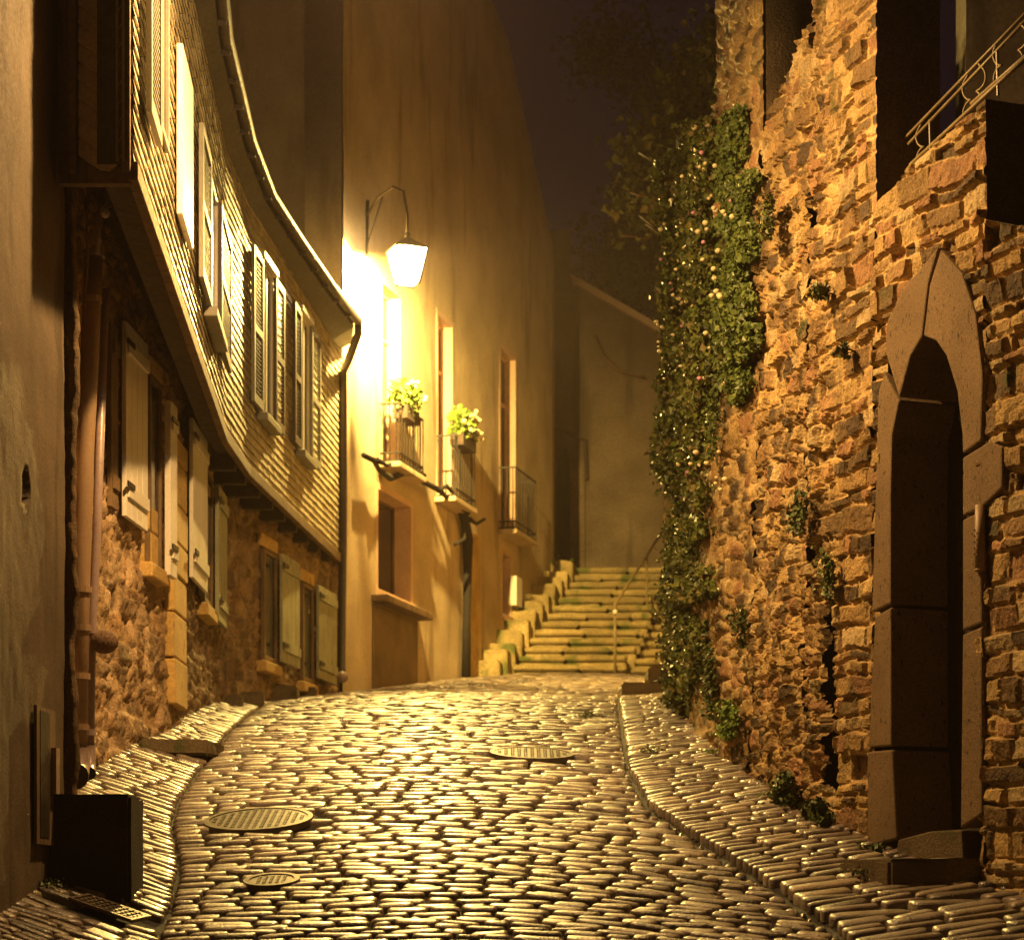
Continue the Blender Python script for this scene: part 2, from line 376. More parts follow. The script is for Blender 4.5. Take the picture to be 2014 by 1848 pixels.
cover_round(*L2, .17, 'small round iron cover in the cobbles at the bottom of the picture', 9)
cover_round(*L3, .34, 'dark round manhole cover halfway up the road, in its middle', 13)
def cover_rect(x, y):
    t = thing('drain_cover', (x, y, float(G(x, y))), 'rectangular iron drain cover in the left pavement before the dark stone block', 'drain cover')
    c, s = math.cos(-.33), math.sin(-.33)
    def W_(a, b, h): px = x + a * c - b * s; py = y + a * s + b * c; return (px, py, float(G(px, py)) + h)
    mb = MB(); hw, hd = .2, .11
    def slab(a0, a1, b0, b1, h0, h1):
        p = [W_(a0, b0, h0), W_(a1, b0, h0), W_(a1, b1, h0), W_(a0, b1, h0)]; mb.prism(p, (0, 0, h1 - h0))
    for q in ((-hw, hw, -hd, -hd + .02), (-hw, hw, hd - .02, hd), (-hw, -hw + .02, -hd + .02, hd - .02), (hw - .02, hw, -hd + .02, hd - .02)): slab(*q, 0, .02)
    mb.build('frame', M['castiron'], t); mb = MB(); slab(-hw + .025, hw - .025, -hd + .025, hd - .025, -.005, .011)
    for i in range(9):
        for j in range(4):
            a = -hw + .045 + i * .0385; b = -hd + .04 + j * .045; slab(a, a + .02, b, b + .025, .012, .019)
    mb.build('lid', M['castiron'], t)
cover_rect(*L4)
tg = MB()                                          # gutter inlet hole in the right kerb line
# ------------------------------------------------------------------ rubble walls
def rubble(Sx, Z, seed=1, ch=(.09, .22), cw=(.12, .42), hmax=.045, mortar=(.36, .25, .13), cols=None, rough=.5, warp=1.0, holes=.05):
    r = np.random.default_rng(seed)
    Zw = Z + warp * (.09 * fbm(Sx * .9, Z * .9, seed) + .03 * fbm(Sx * 4, Z * 4, seed + 5)); Sw = Sx + warp * .035 * fbm(Sx * 5, Z * 5, seed + 9)
    zmin, zmax = Zw.min() - .3, Zw.max() + .5; ed = [zmin]
    while ed[-1] < zmax: ed.append(ed[-1] + r.uniform(*ch))
    ed = np.array(ed); ci = np.clip(np.searchsorted(ed, Zw) - 1, 0, len(ed) - 2)
    dz = np.minimum(Zw - ed[ci], ed[ci + 1] - Zw)
    ds = np.zeros_like(dz); hs = np.zeros_like(dz); ts = np.zeros_like(dz); tz = np.zeros_like(dz); tint = np.zeros(dz.shape + (3,)); lx = np.zeros_like(dz)
    cols = np.array(cols if cols is not None else [(.29, .19, .08), (.19, .12, .055), (.35, .24, .10), (.12, .08, .04), (.25, .14, .07), (.36, .27, .14), (.08, .055, .032)])
    smin, smax = Sw.min() - .5, Sw.max() + .5
    for c in range(len(ed) - 1):
        m = ci == c
        if not m.any(): continue
        e = [smin - r.random() * .3]; hgt = ed[c + 1] - ed[c]
        while e[-1] < smax: e.append(e[-1] + r.uniform(*cw) * (.6 + hgt / .25))
        e = np.array(e); si = np.clip(np.searchsorted(e, Sw[m]) - 1, 0, len(e) - 2)
        ds[m] = np.minimum(Sw[m] - e[si], e[si + 1] - Sw[m])
        hh = r.uniform(.25, 1, len(e)); hh[r.random(len(e)) < holes] = -.7; hs[m] = hh[si]
        ts[m] = r.normal(0, .09, len(e))[si] * (Sw[m] - (e[si] + e[si + 1]) / 2); tz[m] = r.normal(0, .10, len(e))[si] * (Zw[m] - (ed[c] + ed[c + 1]) / 2)
        cc = cols[r.integers(0, len(cols), len(e))] * r.uniform(.75, 1.25, (len(e), 1)); tint[m] = cc[si]
    d = np.minimum(dz, ds) + .006 * fbm(Sx * 22, Z * 22, seed + 3, 2); st = np.clip((d - .007) / .012, 0, 1); st = st * st * (3 - 2 * st)
    h = st * (hmax * hs + ts + tz) + rough * (.012 * fbm(Sx * 9, Z * 9, seed + 20) + .011 * fbm(Sx * 28, Z * 28, seed + 30, 3) * (.4 + st))
    mc = np.array(mortar) * (1 + .25 * fbm(Sx * 3, Z * 3, seed + 40))[..., None]
    col = mc * (1 - st[..., None]) + tint * st[..., None]
    return h, col
def wall_mesh(name, path, s0, s1, zb, zt, step, fn, mt, parent, hole=None, back=.45, base_out=0.0, smooth=True):
    ns = max(2, int((s1 - s0) / step) + 1); sv = np.linspace(s0, s1, ns)
    zbv = zb(sv) if callable(zb) else np.full(ns, zb); ztv = zt(sv) if callable(zt) else np.full(ns, zt)
    nz = max(2, int((ztv.max() - zbv.min()) / step) + 1); zl = np.linspace(zbv.min(), ztv.max(), nz)
    Sg, Zg = np.meshgrid(sv, zl); Zc = np.clip(Zg, zbv[None, :], ztv[None, :])
    h, col = fn(Sg, Zc)
    xy = path.at(sv); n = path.normal(sv); o = h + base_out
    X = xy[:, 0][None] + n[:, 0][None] * o; Y = xy[:, 1][None] + n[:, 1][None] * o
    V = np.stack([X, Y, Zc], -1).reshape(-1, 3); colv = col.reshape(-1, 3)
    q = (np.arange(nz - 1)[:, None] * ns + np.arange(ns - 1)); keep = np.ones(q.shape, bool)
    zz = (Zg[:-1, :-1] + Zg[1:, 1:]) / 2; ss = (Sg[:-1, :-1] + Sg[1:, 1:]) / 2
    keep &= (zz < np.minimum(ztv[:-1], ztv[1:])[None] + step) & (zz > np.maximum(zbv[:-1], zbv[1:])[None] - step)
    if hole is not None: keep &= ~hole(ss, zz)
    q = q[keep]; Fc = np.stack([q, q + 1, q + ns + 1, q + ns], -1) if path.side < 0 else np.stack([q, q + ns, q + ns + 1, q + 1], -1)
    # back, top cap, ends
    B = len(V); hs_ = 8 if ns > 40 else 1; idx = np.unique(np.concatenate([np.arange(0, ns, hs_), [ns - 1]]))
    ev = []; ef = []
    for i in idx:
        f0 = V[(nz - 1) * ns + i]; fo = path.pt(sv[i], h[-1, i] + base_out - .002, ztv[i]); bo = path.pt(sv[i], -back, ztv[i]); bb = path.pt(sv[i], -back, zbv[i]); fb = path.pt(sv[i], -.04, zbv[i])
        ev += [tuple(fo), tuple(bo), tuple(bb), tuple(fb)]
    for k in range(len(idx) - 1):
        a = B + 4 * k; b = a + 4
        if hole is not None and back == .45: ef += [[a, b, b + 1, a + 1]]; continue
        ef += [[a, b, b + 1, a + 1], [a + 1, b + 1, b + 2, a + 2]]
        
    ef += [[B, B + 1, B + 2, B + 3]]; e = B + 4 * (len(idx) - 1); ef += [[e, e + 3, e + 2, e + 1]]
    V = np.concatenate([V, np.array(ev)]); colv = np.concatenate([colv, np.tile((.16, .11, .06), (len(ev), 1))])
    return arr_mesh(name, V, Fc.tolist() + ef, mt, parent, col=colv, smooth=smooth)
# ---- right stone house
def rz(u, v): return RGT.z(u, v)
sR = {u: RGT.ray(u) for u in (1340, 1415, 1430, 1500, 1503, 1545, 1600, 1640, 1722, 1724, 1767, 1906, 1945, 1985)}
rh = thing('stone_house', (2.6, 13.4, float(G(2.6, 13.4))), 'tall rubble stone house wall with pointed arched doorway on the right of the lane', 'house')
DP = Path([(2.8, 12.9), (2.29, 14.2)], -1)           # door wall plane
dn = DP.normal(.5); dn = Vector((dn[0], dn[1], 0)); dt = Vector((DP.t[0][0], DP.t[0][1], 0))
def dpix(u, v):                                        # pixel -> (s, z) in the door plane
    s = DP.ray(u); p = DP.pt(s); return s, (H - v) * p.y / F
def dq(s, z, out=0.): p = DP.pt(s, out, z); return p
OPEN = [(1775, 1648), (1766, 1195), (1765, 975), (1767, 855), (1782, 784), (1803, 702), (1817, 676), (1830, 662), (1854, 672), (1874, 702), (1895, 770), (1905, 855), (1906, 1195), (1901, 1629)]
opn = [dpix(*p) for p in OPEN]
SUR = [(1716, 1665), (1719, 1200), (1740, 760), (1753, 640), (1792, 566), (1860, 487), (1925, 566), (1945, 700), (1944, 870), (1944, 1640)]
sur = [dpix(*p) for p in SUR]
def in_poly(x, y, poly):
    r = np.zeros(np.shape(x), bool); n = len(poly); j = n - 1
    for i in range(n):
        xi, yi = poly[i]; xj, yj = poly[j]
        c = ((yi > y) != (yj > y)) & (x < (xj - xi) * (y - yi) / (yj - yi + 1e-12) + xi); r ^= c; j = i
    return r
cen = np.mean(np.array(opn), 0)
hole_poly = [((p[0] - cen[0]) * 1.16 + cen[0], (p[1] - cen[1]) * 1.035 + cen[1]) for p in opn]
cs_ = np.mean(np.array(sur), 0); hole_poly = [((p[0] - cs_[0]) * .90 + cs_[0], (p[1] - cs_[1]) * .975 + cs_[1]) for p in sur]; hole_poly[0] = (hole_poly[0][0], opn[0][1] - .2); hole_poly[-1] = (hole_poly[-1][0], opn[-1][1] - .2)
s_off = RGT.c[1]
def hole_fn(s, z): return in_poly(s - s_off, z, hole_poly)
crk = RGT.ray(1636)
_ck_s = lambda z: crk + .02 * np.sin(z * 5) + .012 * np.sin(z * 13 + 1)
def crack_in(s, z):
    w = .080 + .022 * np.sin(z * 9) + .018 * np.sin(z * 23 + 1); w = w * np.clip((RGT.z(1636, 1175) - z) / .12, 0, 1) * np.clip((z - RGT.z(1636, 1575)) / .15, 0, 1)
    return np.abs(s - _ck_s(z) - .012 * np.sin(z * 31)) < w
def right_fn(s, z):
    old = np.clip((s - RGT.ray(1660)) / .35, 0, 1)
    h1, c1 = rubble(s, z, 11, (.06, .19), (.09, .36), .050, (.42, .29, .13), rough=.6, warp=1.0, holes=.07)
    h2, c2 = rubble(s, z * 1.0, 23, (.06, .17), (.07, .24), .055, (.42, .30, .14), rough=1.5, warp=2.0, holes=.08)
    h2 = h2 + .05 * fbm(s * 3.0, z * 1.6, 77) + .02 * np.abs(fbm(s * 14, z * 5, 79))
    # battered, bulging foot of the old wall
    h2 = h2 + .10 * np.clip((4.5 - z) / 4, 0, 1) * np.clip((s - RGT.ray(1640)) / .8, 0, 1)
    ztop = RGT.z(1636, 1175); zbot = RGT.z(1636, 1555)
    for ue, ve in ((1724, 398), (1503, 262)): h_k = np.where(z > RGT.z(ue, ve) - .05, .22 + .78 * np.clip(np.abs(s - sR[ue]) / .16, 0, 1), 1.0); h1 = h1 * h_k; h2 = h2 * h_k
    zin = np.clip((ztop - z) / .1, 0, 1) * np.clip((z - zbot) / .1 + 1, 0, 1)
    g = np.exp(-((s - _ck_s(z)) / (.085 + .015 * np.sin(z * 9))) ** 4) * zin
    h = h1 * (1 - old) + h2 * old; c = c1 * (1 - old[..., None]) + c2 * old[..., None]
    return h * (1 - .5 * g) - .05 * g, c
zb_r = lambda s: G(RGT.at(s)[..., 0], RGT.at(s)[..., 1]) - .12
def top_at(pts):
    ss = np.array([RGT.ray(u) for u, v in pts]); zs = np.array([RGT.z(u, v) for u, v in pts]); o = np.argsort(ss); ss = ss[o]; zs = zs[o]
    return lambda s: np.interp(s, ss, zs)
st = .0125
wall_mesh('wall', RGT, 2.6, sR[1945], zb_r, top_at([(2200, 440), (1985, 445), (1945, 432)]), .014, right_fn, M['rubble'], rh, smooth=False)
wall_mesh('wall', RGT, sR[1945], sR[1724], zb_r, top_at([(1945, 196), (1880, 250), (1800, 318), (1760, 372), (1726, 398)]), st, right_fn, M['rubble'], rh, hole=hole_fn, smooth=False)
wall_mesh('wall', RGT, sR[1724], sR[1600], zb_r, lambda s: np.full(np.shape(s), 7.4), st, right_fn, M['rubble'], rh, hole=lambda s, z: crack_in(s, z), smooth=False)
wall_mesh('wall', RGT, sR[1600], sR[1503], zb_r, top_at([(1600, 26), (1545, 165), (1520, 230), (1503, 262)]), st, right_fn, M['rubble'], rh, smooth=False)
wall_mesh('wall', RGT, sR[1503], RGT.ray(1418), zb_r, lambda s: np.full(np.shape(s), 8.0), .02, right_fn, M['rubble'], rh)
wall_mesh('wall', RGT, RGT.ray(1418), RGT.c[-1] - .1, zb_r, lambda s: np.interp(s, [RGT.ray(1418), RGT.c[6], RGT.c[7], RGT.c[-1]], [6.6, 6.9, 5.2, 10.5]), .06, right_fn, M['rubble'], rh)
mb = MB()
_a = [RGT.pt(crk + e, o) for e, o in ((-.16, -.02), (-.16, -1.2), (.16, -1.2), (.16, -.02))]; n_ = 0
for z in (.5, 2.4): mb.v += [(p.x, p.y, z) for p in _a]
mb.f += [(0, 4, 5, 1), (1, 5, 6, 2), (2, 6, 7, 3), (0, 1, 2, 3), (4, 7, 6, 5)]; mb.build('deep_crack', M['bark'], rh)  # lining gets a near-black colour, so the crack's shade is painted in
# door surround stones
def sstone(name, px, out=.050, depth=.42, mt='surround'):
    pts = [dq(*dpix(*p), out) for p in px]
    return MB().prism(pts, -dn * (depth + out)).build(name, M[mt], rh, bevel=.012)
sstone('door_jamb', [(1718, 1665), (1718, 1478), (1767, 1474), (1776, 1648)])
sstone('door_jamb', [(1720, 1470), (1733, 1212), (1765, 1194), (1765.5, 1466)])
sstone('door_jamb', [(1727, 1204), (1740, 770), (1752, 735), (1781, 790), (1767, 857), (1764.5, 975), (1764.5, 1187)])
sstone('arch_stone', [(1781, 784), (1753, 692), (1757, 632), (1792, 566), (1858, 487), (1838, 560), (1826, 664), (1817, 678), (1803, 702)])
sstone('arch_stone', [(1829, 662), (1841, 562), (1863, 492), (1905, 540), (1932, 620), (1946, 740), (1942, 868), (1906, 893), (1905, 855), (1895, 770), (1874, 702), (1854, 672)])
sstone('door_jamb', [(1906, 901), (1960, 868), (1984, 880), (1984, 960), (1942, 1000), (1906, 1015)])
sstone('door_jamb', [(1906, 1023), (1940, 1006), (1944, 1200), (1944, 1225), (1906, 1240)])
sstone('door_jamb', [(1906, 1248), (1944, 1232), (1944, 1600), (1902, 1628)])
thr = MB().prism([dq(*dpix(*p), .05) for p in [(1770, 1700), (1779, 1650), (1840, 1634), (1904, 1630), (1908, 1695)]], -dn * .5).build('threshold', M['block'], rh, bevel=.012)
# recessed door
a0 = dpix(1740, 1660)[0]; a1 = dpix(1935, 1640)[0]
door = MB()
nb = 6
for i in range(nb):
    s0 = a0 + (a1 - a0) * i / nb; s1 = a0 + (a1 - a0) * (i + 1) / nb - (.006 if a1 > a0 else -.006); p = dq(s0, .2, -.36); q_ = dq(s1, .2, -.36)
    door.box(p, q_ - p, -dn * .05, (0, 0, 3.6))
dr = door.build('door', M['darkwood'], rh)
hd = dpix(1895, 1200); MB().ball(dq(hd[0] + .02, hd[1], -.33), .03).build('handle', M['iron'], dr, smooth=True)
MB().prism([dq(a0 + .25, .1, -.47), dq(a1 - .25, .1, -.47), dq(a1 - .25, 4.2, -.47), dq(a0 + .25, 4.2, -.47)], -dn * .05).build('door_backing', M['darkwood'], rh)
# metal tube bracket right of the door
tb = thing('wall_tube', tuple(dq(*dpix(1941, 1120), .08)), 'pale metal half tube with small studs fixed beside the arched doorway', 'metal tube')
s_, z1_ = dpix(1941, 994); z0_ = dpix(1941, 1120)[1]
MB().tube([dq(s_, z0_, .05), dq(s_, z1_, .05)], .030, 14).build('tube', M['pipe'], tb, smooth=True)
for k in range(5): MB().ball(dq(s_ + .012, z0_ + .09 + k * .035, .083), .006).build('stud', M['pipe'], tb, smooth=True)
for k in range(4): MB().ball(dq(s_ - .016, z0_ + .08 + (k + (k > 1) * .6) * .035, .081), .006).build('stud', M['pipe'], tb, smooth=True)

MB().ball(dq(s_, z0_ - .005, .055), .034, (1, 1, .35)).build('end_cap', M['pipe'], tb, smooth=True)
# doorstep block
def rough_block(name, foot, z0, z1, mt, parent=None, amp=.012, seed=3, cuts=7, smooth=True):
    import bmesh
    bm = bmesh.new(); vs = [bm.verts.new((x, y, z0)) for x, y in foot] + [bm.verts.new((x, y, z1)) for x, y in foot]
    n = len(foot); bm.faces.new(vs[:n][::-1]); bm.faces.new(vs[n:])
    for i in range(n): j = (i + 1) % n; bm.faces.new((vs[i], vs[j], vs[n + j], vs[n + i]))
    bmesh.ops.recalc_face_normals(bm, faces=bm.faces)
    bmesh.ops.bevel(bm, geom=bm.edges[:], offset=.02, segments=2, affect='EDGES')
    bmesh.ops.subdivide_edges(bm, edges=[e for e in bm.edges if e.calc_length() > .08], cuts=cuts, use_grid_fill=True)
    bm.normal_update()
    for v in bm.verts:
        p = v.co; k = float(fbm(p.x * 5 + p.y * 3 + seed, p.z * 5 + p.y * 4, seed)); v.co = p + v.normal * (k * amp)
    me = bpy.data.meshes.new(name); bm.to_mesh(me); bm.free(); sharp = True
    if mt in (M['stair'], M['rubble']):
        a = me.color_attributes.new('tint', 'FLOAT_COLOR', 'POINT'); k = random.uniform(.8, 1.2); a.data.foreach_set('color', [.30 * k, .23 * k, .10 * k, 1] * len(me.vertices))
    o_ = finish(name, me, mt, parent, smooth); me.set_sharp_from_angle(angle=math.radians(38)); return o_
o = rough_block('doorstep', [(2.19, 13.0), (2.73, 13.0), (2.52, 13.62), (1.98, 13.55)], 0.0, .275, M['block']); tag(o, 'worn stone block step below the arched doorway on the right', 'doorstep')
o = rough_block('stone_block', [(-2.66, 12.8), (-2.18, 12.8), (-2.18, 13.25), (-2.62, 13.25)], .0, .64, M['darkblock'], amp=.01, seed=9); tag(o, 'tall dark square stone block at the foot of the left house', 'stone block')
# steps at the foot of the ivy wall
xs0, ys0, zs0 = ghit(1222, 1372)
t = thing('side_steps', (1.5, 24.6, float(G(1.5, 24.6))), 'two dark stone steps at the foot of the ivy covered wall', 'steps')
rough_block('step', [(1.21, 24.6), (1.95, 24.6), (1.95, 25.6), (1.21, 25.6)], 2.2, (H - 1341) / F * 24.6, M['block'], t, seed=4)
rough_block('step', [(1.51, 24.75), (2.0, 24.75), (2.0, 25.6), (1.51, 25.6)], 2.46, (H - 1309) / F * 24.7, M['block'], t, seed=5)
# iron railing climbing the right wall top
rt = thing('iron_railing', tuple(RGT.pt(RGT.ray(1850), -.25, 5.0)), 'scrolled wrought iron stair railing climbing above the right wall', 'railing')
RP = Path([tuple(RGT.pt(RGT.c[1] - 1.2, -.18)[:2]), tuple(RGT.pt(RGT.c[1] + 1.2, -.18)[:2])], -1)
def rp(u, v, o=0.): s = RP.ray(u); p = RP.pt(s, o); return Vector((p.x, p.y, (H - v) * p.y / F))
def rail(name, a, b, r): MB().tube([rp(*a), rp((a[0] + b[0]) / 2, (a[1] + b[1]) / 2), rp(*b)], r, 6).build(name, M['rustiron'], rt, smooth=True)
rail('handrail', (1780, 272), (2040, 2), .011); rail('rail', (1786, 284), (2040, 16), .011); rail('lower_rail', (1790, 325), (2040, 93), .014); rail('stringer', (1910, 205), (2040, 90), .014)
for (u, v1, v2) in ((1828, 236, 290), (1960, 100, 165)): MB().tube([rp(u, v1), rp(u + 2, v2 + 24)], .009, 6).build('baluster', M['rustiron'], rt)
def scroll(uc, vc, r, flip=1, ang=.7):
    pts = []
    for k in range(26):
        t_ = k / 25 * 2 - 1; a = t_ * 4.2; rr = r * (1 - .62 * abs(t_)); x = math.copysign(1, t_) * r * .85 * (1 - math.exp(-abs(t_) * 3)) * 1; 
        px = -t_ * r * .9 + flip * rr * .45 * math.sin(a); py = t_ * r * 1.0 + rr * .45 * math.cos(a) * .8
        c, s2 = math.cos(-ang), math.sin(-ang); pts.append(rp(uc + px * c - py * s2, vc + px * s2 + py * c))
    MB().tube(pts, .007, 6).build('scroll', M['rustiron'], rt, smooth=True)
for uc, vc, r, fl in ((1808, 283, 25, 1), (1900, 190, 28, 1), (1928, 160, 27, -1), (1960, 122, 28, 1), (2010, 80, 26, -1)): scroll(uc, vc, r, fl)

# ------------------------------------------------------------------ near-left plastered house
ph = thing('plastered_house', (-2.75, 12.5, -.1), 'plain plastered house wall at the left edge with an oval vent hole', 'house')
def plaster_fn(s, z):
    h = .010 * fbm(s * 2, z * 2, 5) + .004 * fbm(s * 12, z * 9, 6)
    sv = (s - PLA.ray(50)) / .075; zv = (z - PLA.z(50, 957)) / .105; h = h - .12 * (sv ** 2 + zv ** 2 < 1)
    return h, np.broadcast_to(np.array((.2, .15, .1)), h.shape + (3,))
wall_mesh('wall', PLA, 0, PLA.c[-1], -1.2, 7.6, .03, plaster_fn, M['plaster'], ph, back=.5)
def gable_fn(s, z):
    h = .02 * fbm(s * 9, z * 4, 8) + .015 * fbm(s * 30, z * 18, 9); return h, np.broadcast_to(np.array((.13, .085, .045)), h.shape + (3,))
EDG = Path([(-2.632, 13.19), (-2.625, 13.4)], 1)
# ragged masonry edge between the two houses
nz_ = 420; nx_ = 10; V = []; Fc = []
for i in range(nz_):
    z = -.2 + i * .0183; w = .055 + .030 * float(fbm(z * 1.3, 0.5, 61)) + .022 * float(fbm(z * 7, 2.5, 62, 3))
    for j in range(nx_):
        t_ = j / (nx_ - 1); V.append((-2.66 + (w + .02) * t_, 13.215 + (.10 if j == nx_ - 1 else 0) + .025 * float(fbm(z * 9, t_ * 2, 63)) , z))
for i in range(nz_ - 1):
    for j in range(nx_ - 1): a = i * nx_ + j; Fc.append([a, a + 1, a + nx_ + 1, a + nx_])
arr_mesh('ragged_quoin', V, Fc, M['rubble'], ph, col=np.tile((.12, .075, .04), (len(V), 1)), smooth=True)
mb = MB(); pbox(mb, PLA, PLA.ray(62), PLA.ray(100), PLA.z(80, 1660), PLA.z(80, 1392), .012, .03); mb.build('door_frame', M['wood'], ph)
mb = MB(); pbox(mb, PLA, PLA.ray(68), PLA.ray(86), PLA.z(80, 1645), PLA.z(80, 1400), .03, .034); mb.build('recess_panel', M['darkwood'], ph)  # flat dark panel carries the darkness of the recess inside the frame
mb = MB(); pbox(mb, PLA, PLA.ray(90), PLA.ray(97), PLA.z(92, 1560), PLA.z(92, 1470), .03, .06); mb.build('metal_strip', M['pipe'], ph)
MB().abox(-9, -3.2, 5, 13.1, -1.2, 7.4).build('core', M['plaster'], ph)

# ------------------------------------------------------------------ slate-hung jettied house
sh = thing('jettied_house', (-2.9, 19, float(G(-2.9, 19))), 'jettied house with slate hung upper floor and louvred shutters on the left', 'house')
ZS0, ZS1 = 4.27, 6.78
def low_fn(s, z):
    h, c = rubble(s, z, 41, (.07, .2), (.09, .3), .028, (.42, .29, .17), cols=[(.36, .24, .13), (.30, .19, .10), (.40, .28, .17), (.22, .15, .09)], rough=1.5, warp=1.8, holes=.12)
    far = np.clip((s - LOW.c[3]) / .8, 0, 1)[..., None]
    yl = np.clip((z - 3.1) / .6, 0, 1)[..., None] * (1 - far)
    c = c * (1 - .35 * far); c = c * (1 - yl) + c * np.array((1.15, .98, .55)) * yl  # far stretch under the overhang has its shade put into the colour
    return h + .03 * fbm(s * 2, z * 2, 44), c
zin = lambda s: np.interp(LOW.at(s)[..., 1], [13.3, 17, 19.6, 23], [5.3, 5.15, 4.65, 4.3])
zb_l = lambda s: G(LOW.at(s)[..., 0], LOW.at(s)[..., 1]) - .15
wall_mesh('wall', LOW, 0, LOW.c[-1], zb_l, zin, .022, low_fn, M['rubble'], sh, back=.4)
# soffit
mb = MB(); K = 46
for k in range(K + 1):
    y = 12.9 + (27.5 - 12.9) * k / K
    sx = float(np.interp(y, SID.p[:, 1], SID.p[:, 0])); lx = float(np.interp(y, LOW.p[:, 1], LOW.p[:, 0])); zi = float(np.interp(y, [13.3, 17, 19.6, 23], [5.3, 5.15, 4.65, 4.3]))
    for q in range(6):
        t_ = q / 5; mb.v.append((sx - .02 + (lx - .05 - sx) * t_, y, ZS0 + (zi + .03 - ZS0) * (t_ ** .7)))
for k in range(K):
    for q in range(5): a = k * 6 + q; mb.f.append((a, a + 1, a + 7, a + 6))
mb.build('soffit', M['soffit'], sh, smooth=True)
# joist ends visible under the far part
for k in range(9):
    y = 21.2 + k * .7; sx = float(np.interp(y, SID.p[:, 1], SID.p[:, 0])); lx = float(np.interp(y, LOW.p[:, 1], LOW.p[:, 0]))
    if sx - lx > .08: MB().abox(lx - .02, sx - .04, y, y + .11, ZS0 - .14, ZS0 - .01).build('joist', M['soffit'], sh)
# siding backing + slates
mb = MB(); pbox
for i in range(len(SID.l)): pbox(mb, SID, SID.c[i], SID.c[i + 1], ZS0, 7.3, -.2, -.025)
mb.build('upper_wall', M['soffit'], sh)
V = []; Fc = []; Cc = []; course = .085; wdt = .155
nr = int((7.0 - ZS0) / course)
for r in range(nr):
    z = ZS0 + r * course; s = -(r % 2) * wdt / 2
    while s < SID.c[-1]:
        s1 = min(s + wdt - .004, SID.c[-1]); s0 = max(s, 0)
        if s1 - s0 > .02:
            o1 = .018 + random.uniform(-.003, .005); o2 = .0; n = len(V); dzr = random.uniform(-.004, .004)
            for (ss, oo, zz) in ((s0, o1, z + dzr), (s1, o1 + random.uniform(-.003, .003), z + dzr), (s1, o2, z + course + .01), (s0, o2, z + course + .01), (s0, o1 - .012, z + dzr), (s1, o1 - .012, z + dzr)): V.append(tuple(SID.pt(ss, oo, zz)))
            Fc += [[n, n + 1, n + 2, n + 3], [n + 4, n + 5, n + 1, n]]
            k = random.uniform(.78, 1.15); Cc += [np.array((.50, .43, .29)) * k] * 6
        s += wdt
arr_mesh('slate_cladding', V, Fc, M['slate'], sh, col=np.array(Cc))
mb = MB()
for i in range(len(SID.l)): pbox(mb, SID, SID.c[i], SID.c[i + 1] + .01, ZS0 - .09, ZS0 + .02, -.03, .035)
mb.build('drip_board', M['wood'], sh, bevel=.008)
# near end of the overhang with scalloped slates
mb = MB(); mb.abox(-2.62, -2.20, 12.93, 13.0, ZS0 - .1, 7.2); mb.build('end_wall', M['wood'], sh)
V = []; Fc = []; Cc = []
for r in range(28):
    z = ZS0 + .02 + r * .108
    prof = [(0, 0.035), (.25, -.012), (.5, -.05), (.72, -.055), (.9, -.02), (1.0, .03)]
    n = len(V); x0, x1 = -2.50, -2.25
    for (t_, dz_) in prof: V.append((x0 + (x1 - x0) * t_, 12.895, z + dz_))
    for (t_, dz_) in prof: V.append((x0 + (x1 - x0) * t_, 12.922, z + .15))
    for (t_, dz_) in prof: V.append((x0 + (x1 - x0) * t_, 12.922, z + dz_))
    for q in range(5): Fc += [[n + q, n + q + 1, n + q + 7, n + q + 6], [n + q + 12, n + q + 13, n + q + 1, n + q]]
    k = random.uniform(.8, 1.1); Cc += [np.array((.50, .36, .19)) * k] * 18
arr_mesh('scalloped_slates', V, Fc, M['slate'], sh, col=np.array(Cc))
MB().abox(-2.55, -2.51, 12.86, 12.93, ZS0 - .05, 7.2).build('corner_board', M['wood'], sh, bevel=.006)
MB().abox(-2.245, -2.195, 12.86, 12.93, ZS0 - .05, 7.2).build('corner_board', M['wood'], sh, bevel=.006)
for xx in (-2.265, -2.232): MB().tube([(xx, 12.84, ZS0 - .0), (xx, 12.84, 7.2)], .009, 6).build('service_pipe', M['rustiron'], sh, smooth=True)
# roof and gutter
GP = [(-2.15, 12.7), (-2.25, 17.1), (-2.33, 18.0), (-2.42, 20.4), (-2.40, 22), (-2.27, 23.4), (-2.08, 25.2), (-1.87, 26.75)]
mb = MB(); zg = 7.0
for i, (x, y) in enumerate(GP + [(-1.95, 27.5)]):
    mb.v += [(x - .02, y, zg - .02), (x - 4.5, y, zg + 3.8), (x - .35, y, zg - .28), (x - .02, y, zg - .09)]
n = len(GP) + 1
for i in range(n - 1):
    a = 4 * i; mb.f += [(a, a + 4, a + 5, a + 1), (a, a + 3, a + 7, a + 4), (a + 3, a + 2, a + 6, a + 7), (a + 2, a + 1, a + 5, a + 6)]
mb.f += [(0, 1, 2, 3), (4 * n - 4, 4 * n - 1, 4 * n - 2, 4 * n - 3)]
mb.build('roof', M['roof'], sh)
gt = MB().tube([(x + .035, y, zg - .02) for x, y in GP], .055, 8).build('gutter', M['zinc'], sh, smooth=True)
mb = MB()
for k in range(22):
    y = 13.2 + k * .62; x = float(np.interp(y, [p[1] for p in GP], [p[0] for p in GP])); MB().abox(x - .03, x + .05, y, y + .03, zg - .10, zg - .06).build('gutter_bracket', M['zinc'], gt)
MB().tube([(-1.84, 26.75, 7.0), (-1.84, 26.8, 6.85), (-1.98, 27.1, 6.6), (-2.06, 27.3, 6.5), (-2.06, 27.3, 5), (-2.08, 27.3, 2.9), (-2.06, 27.22, 2.78)], .05, 8).build('drainpipe', M['zinc'], sh, smooth=True)
MB().ball((-2.06, 27.2, 2.78), .075).build('drain_shoe', M['greypipe'], sh, smooth=True)
MB().abox(-7, -3.45, 13.4, 27.4, 0, 7.4).build('core', M['soffit'], sh)
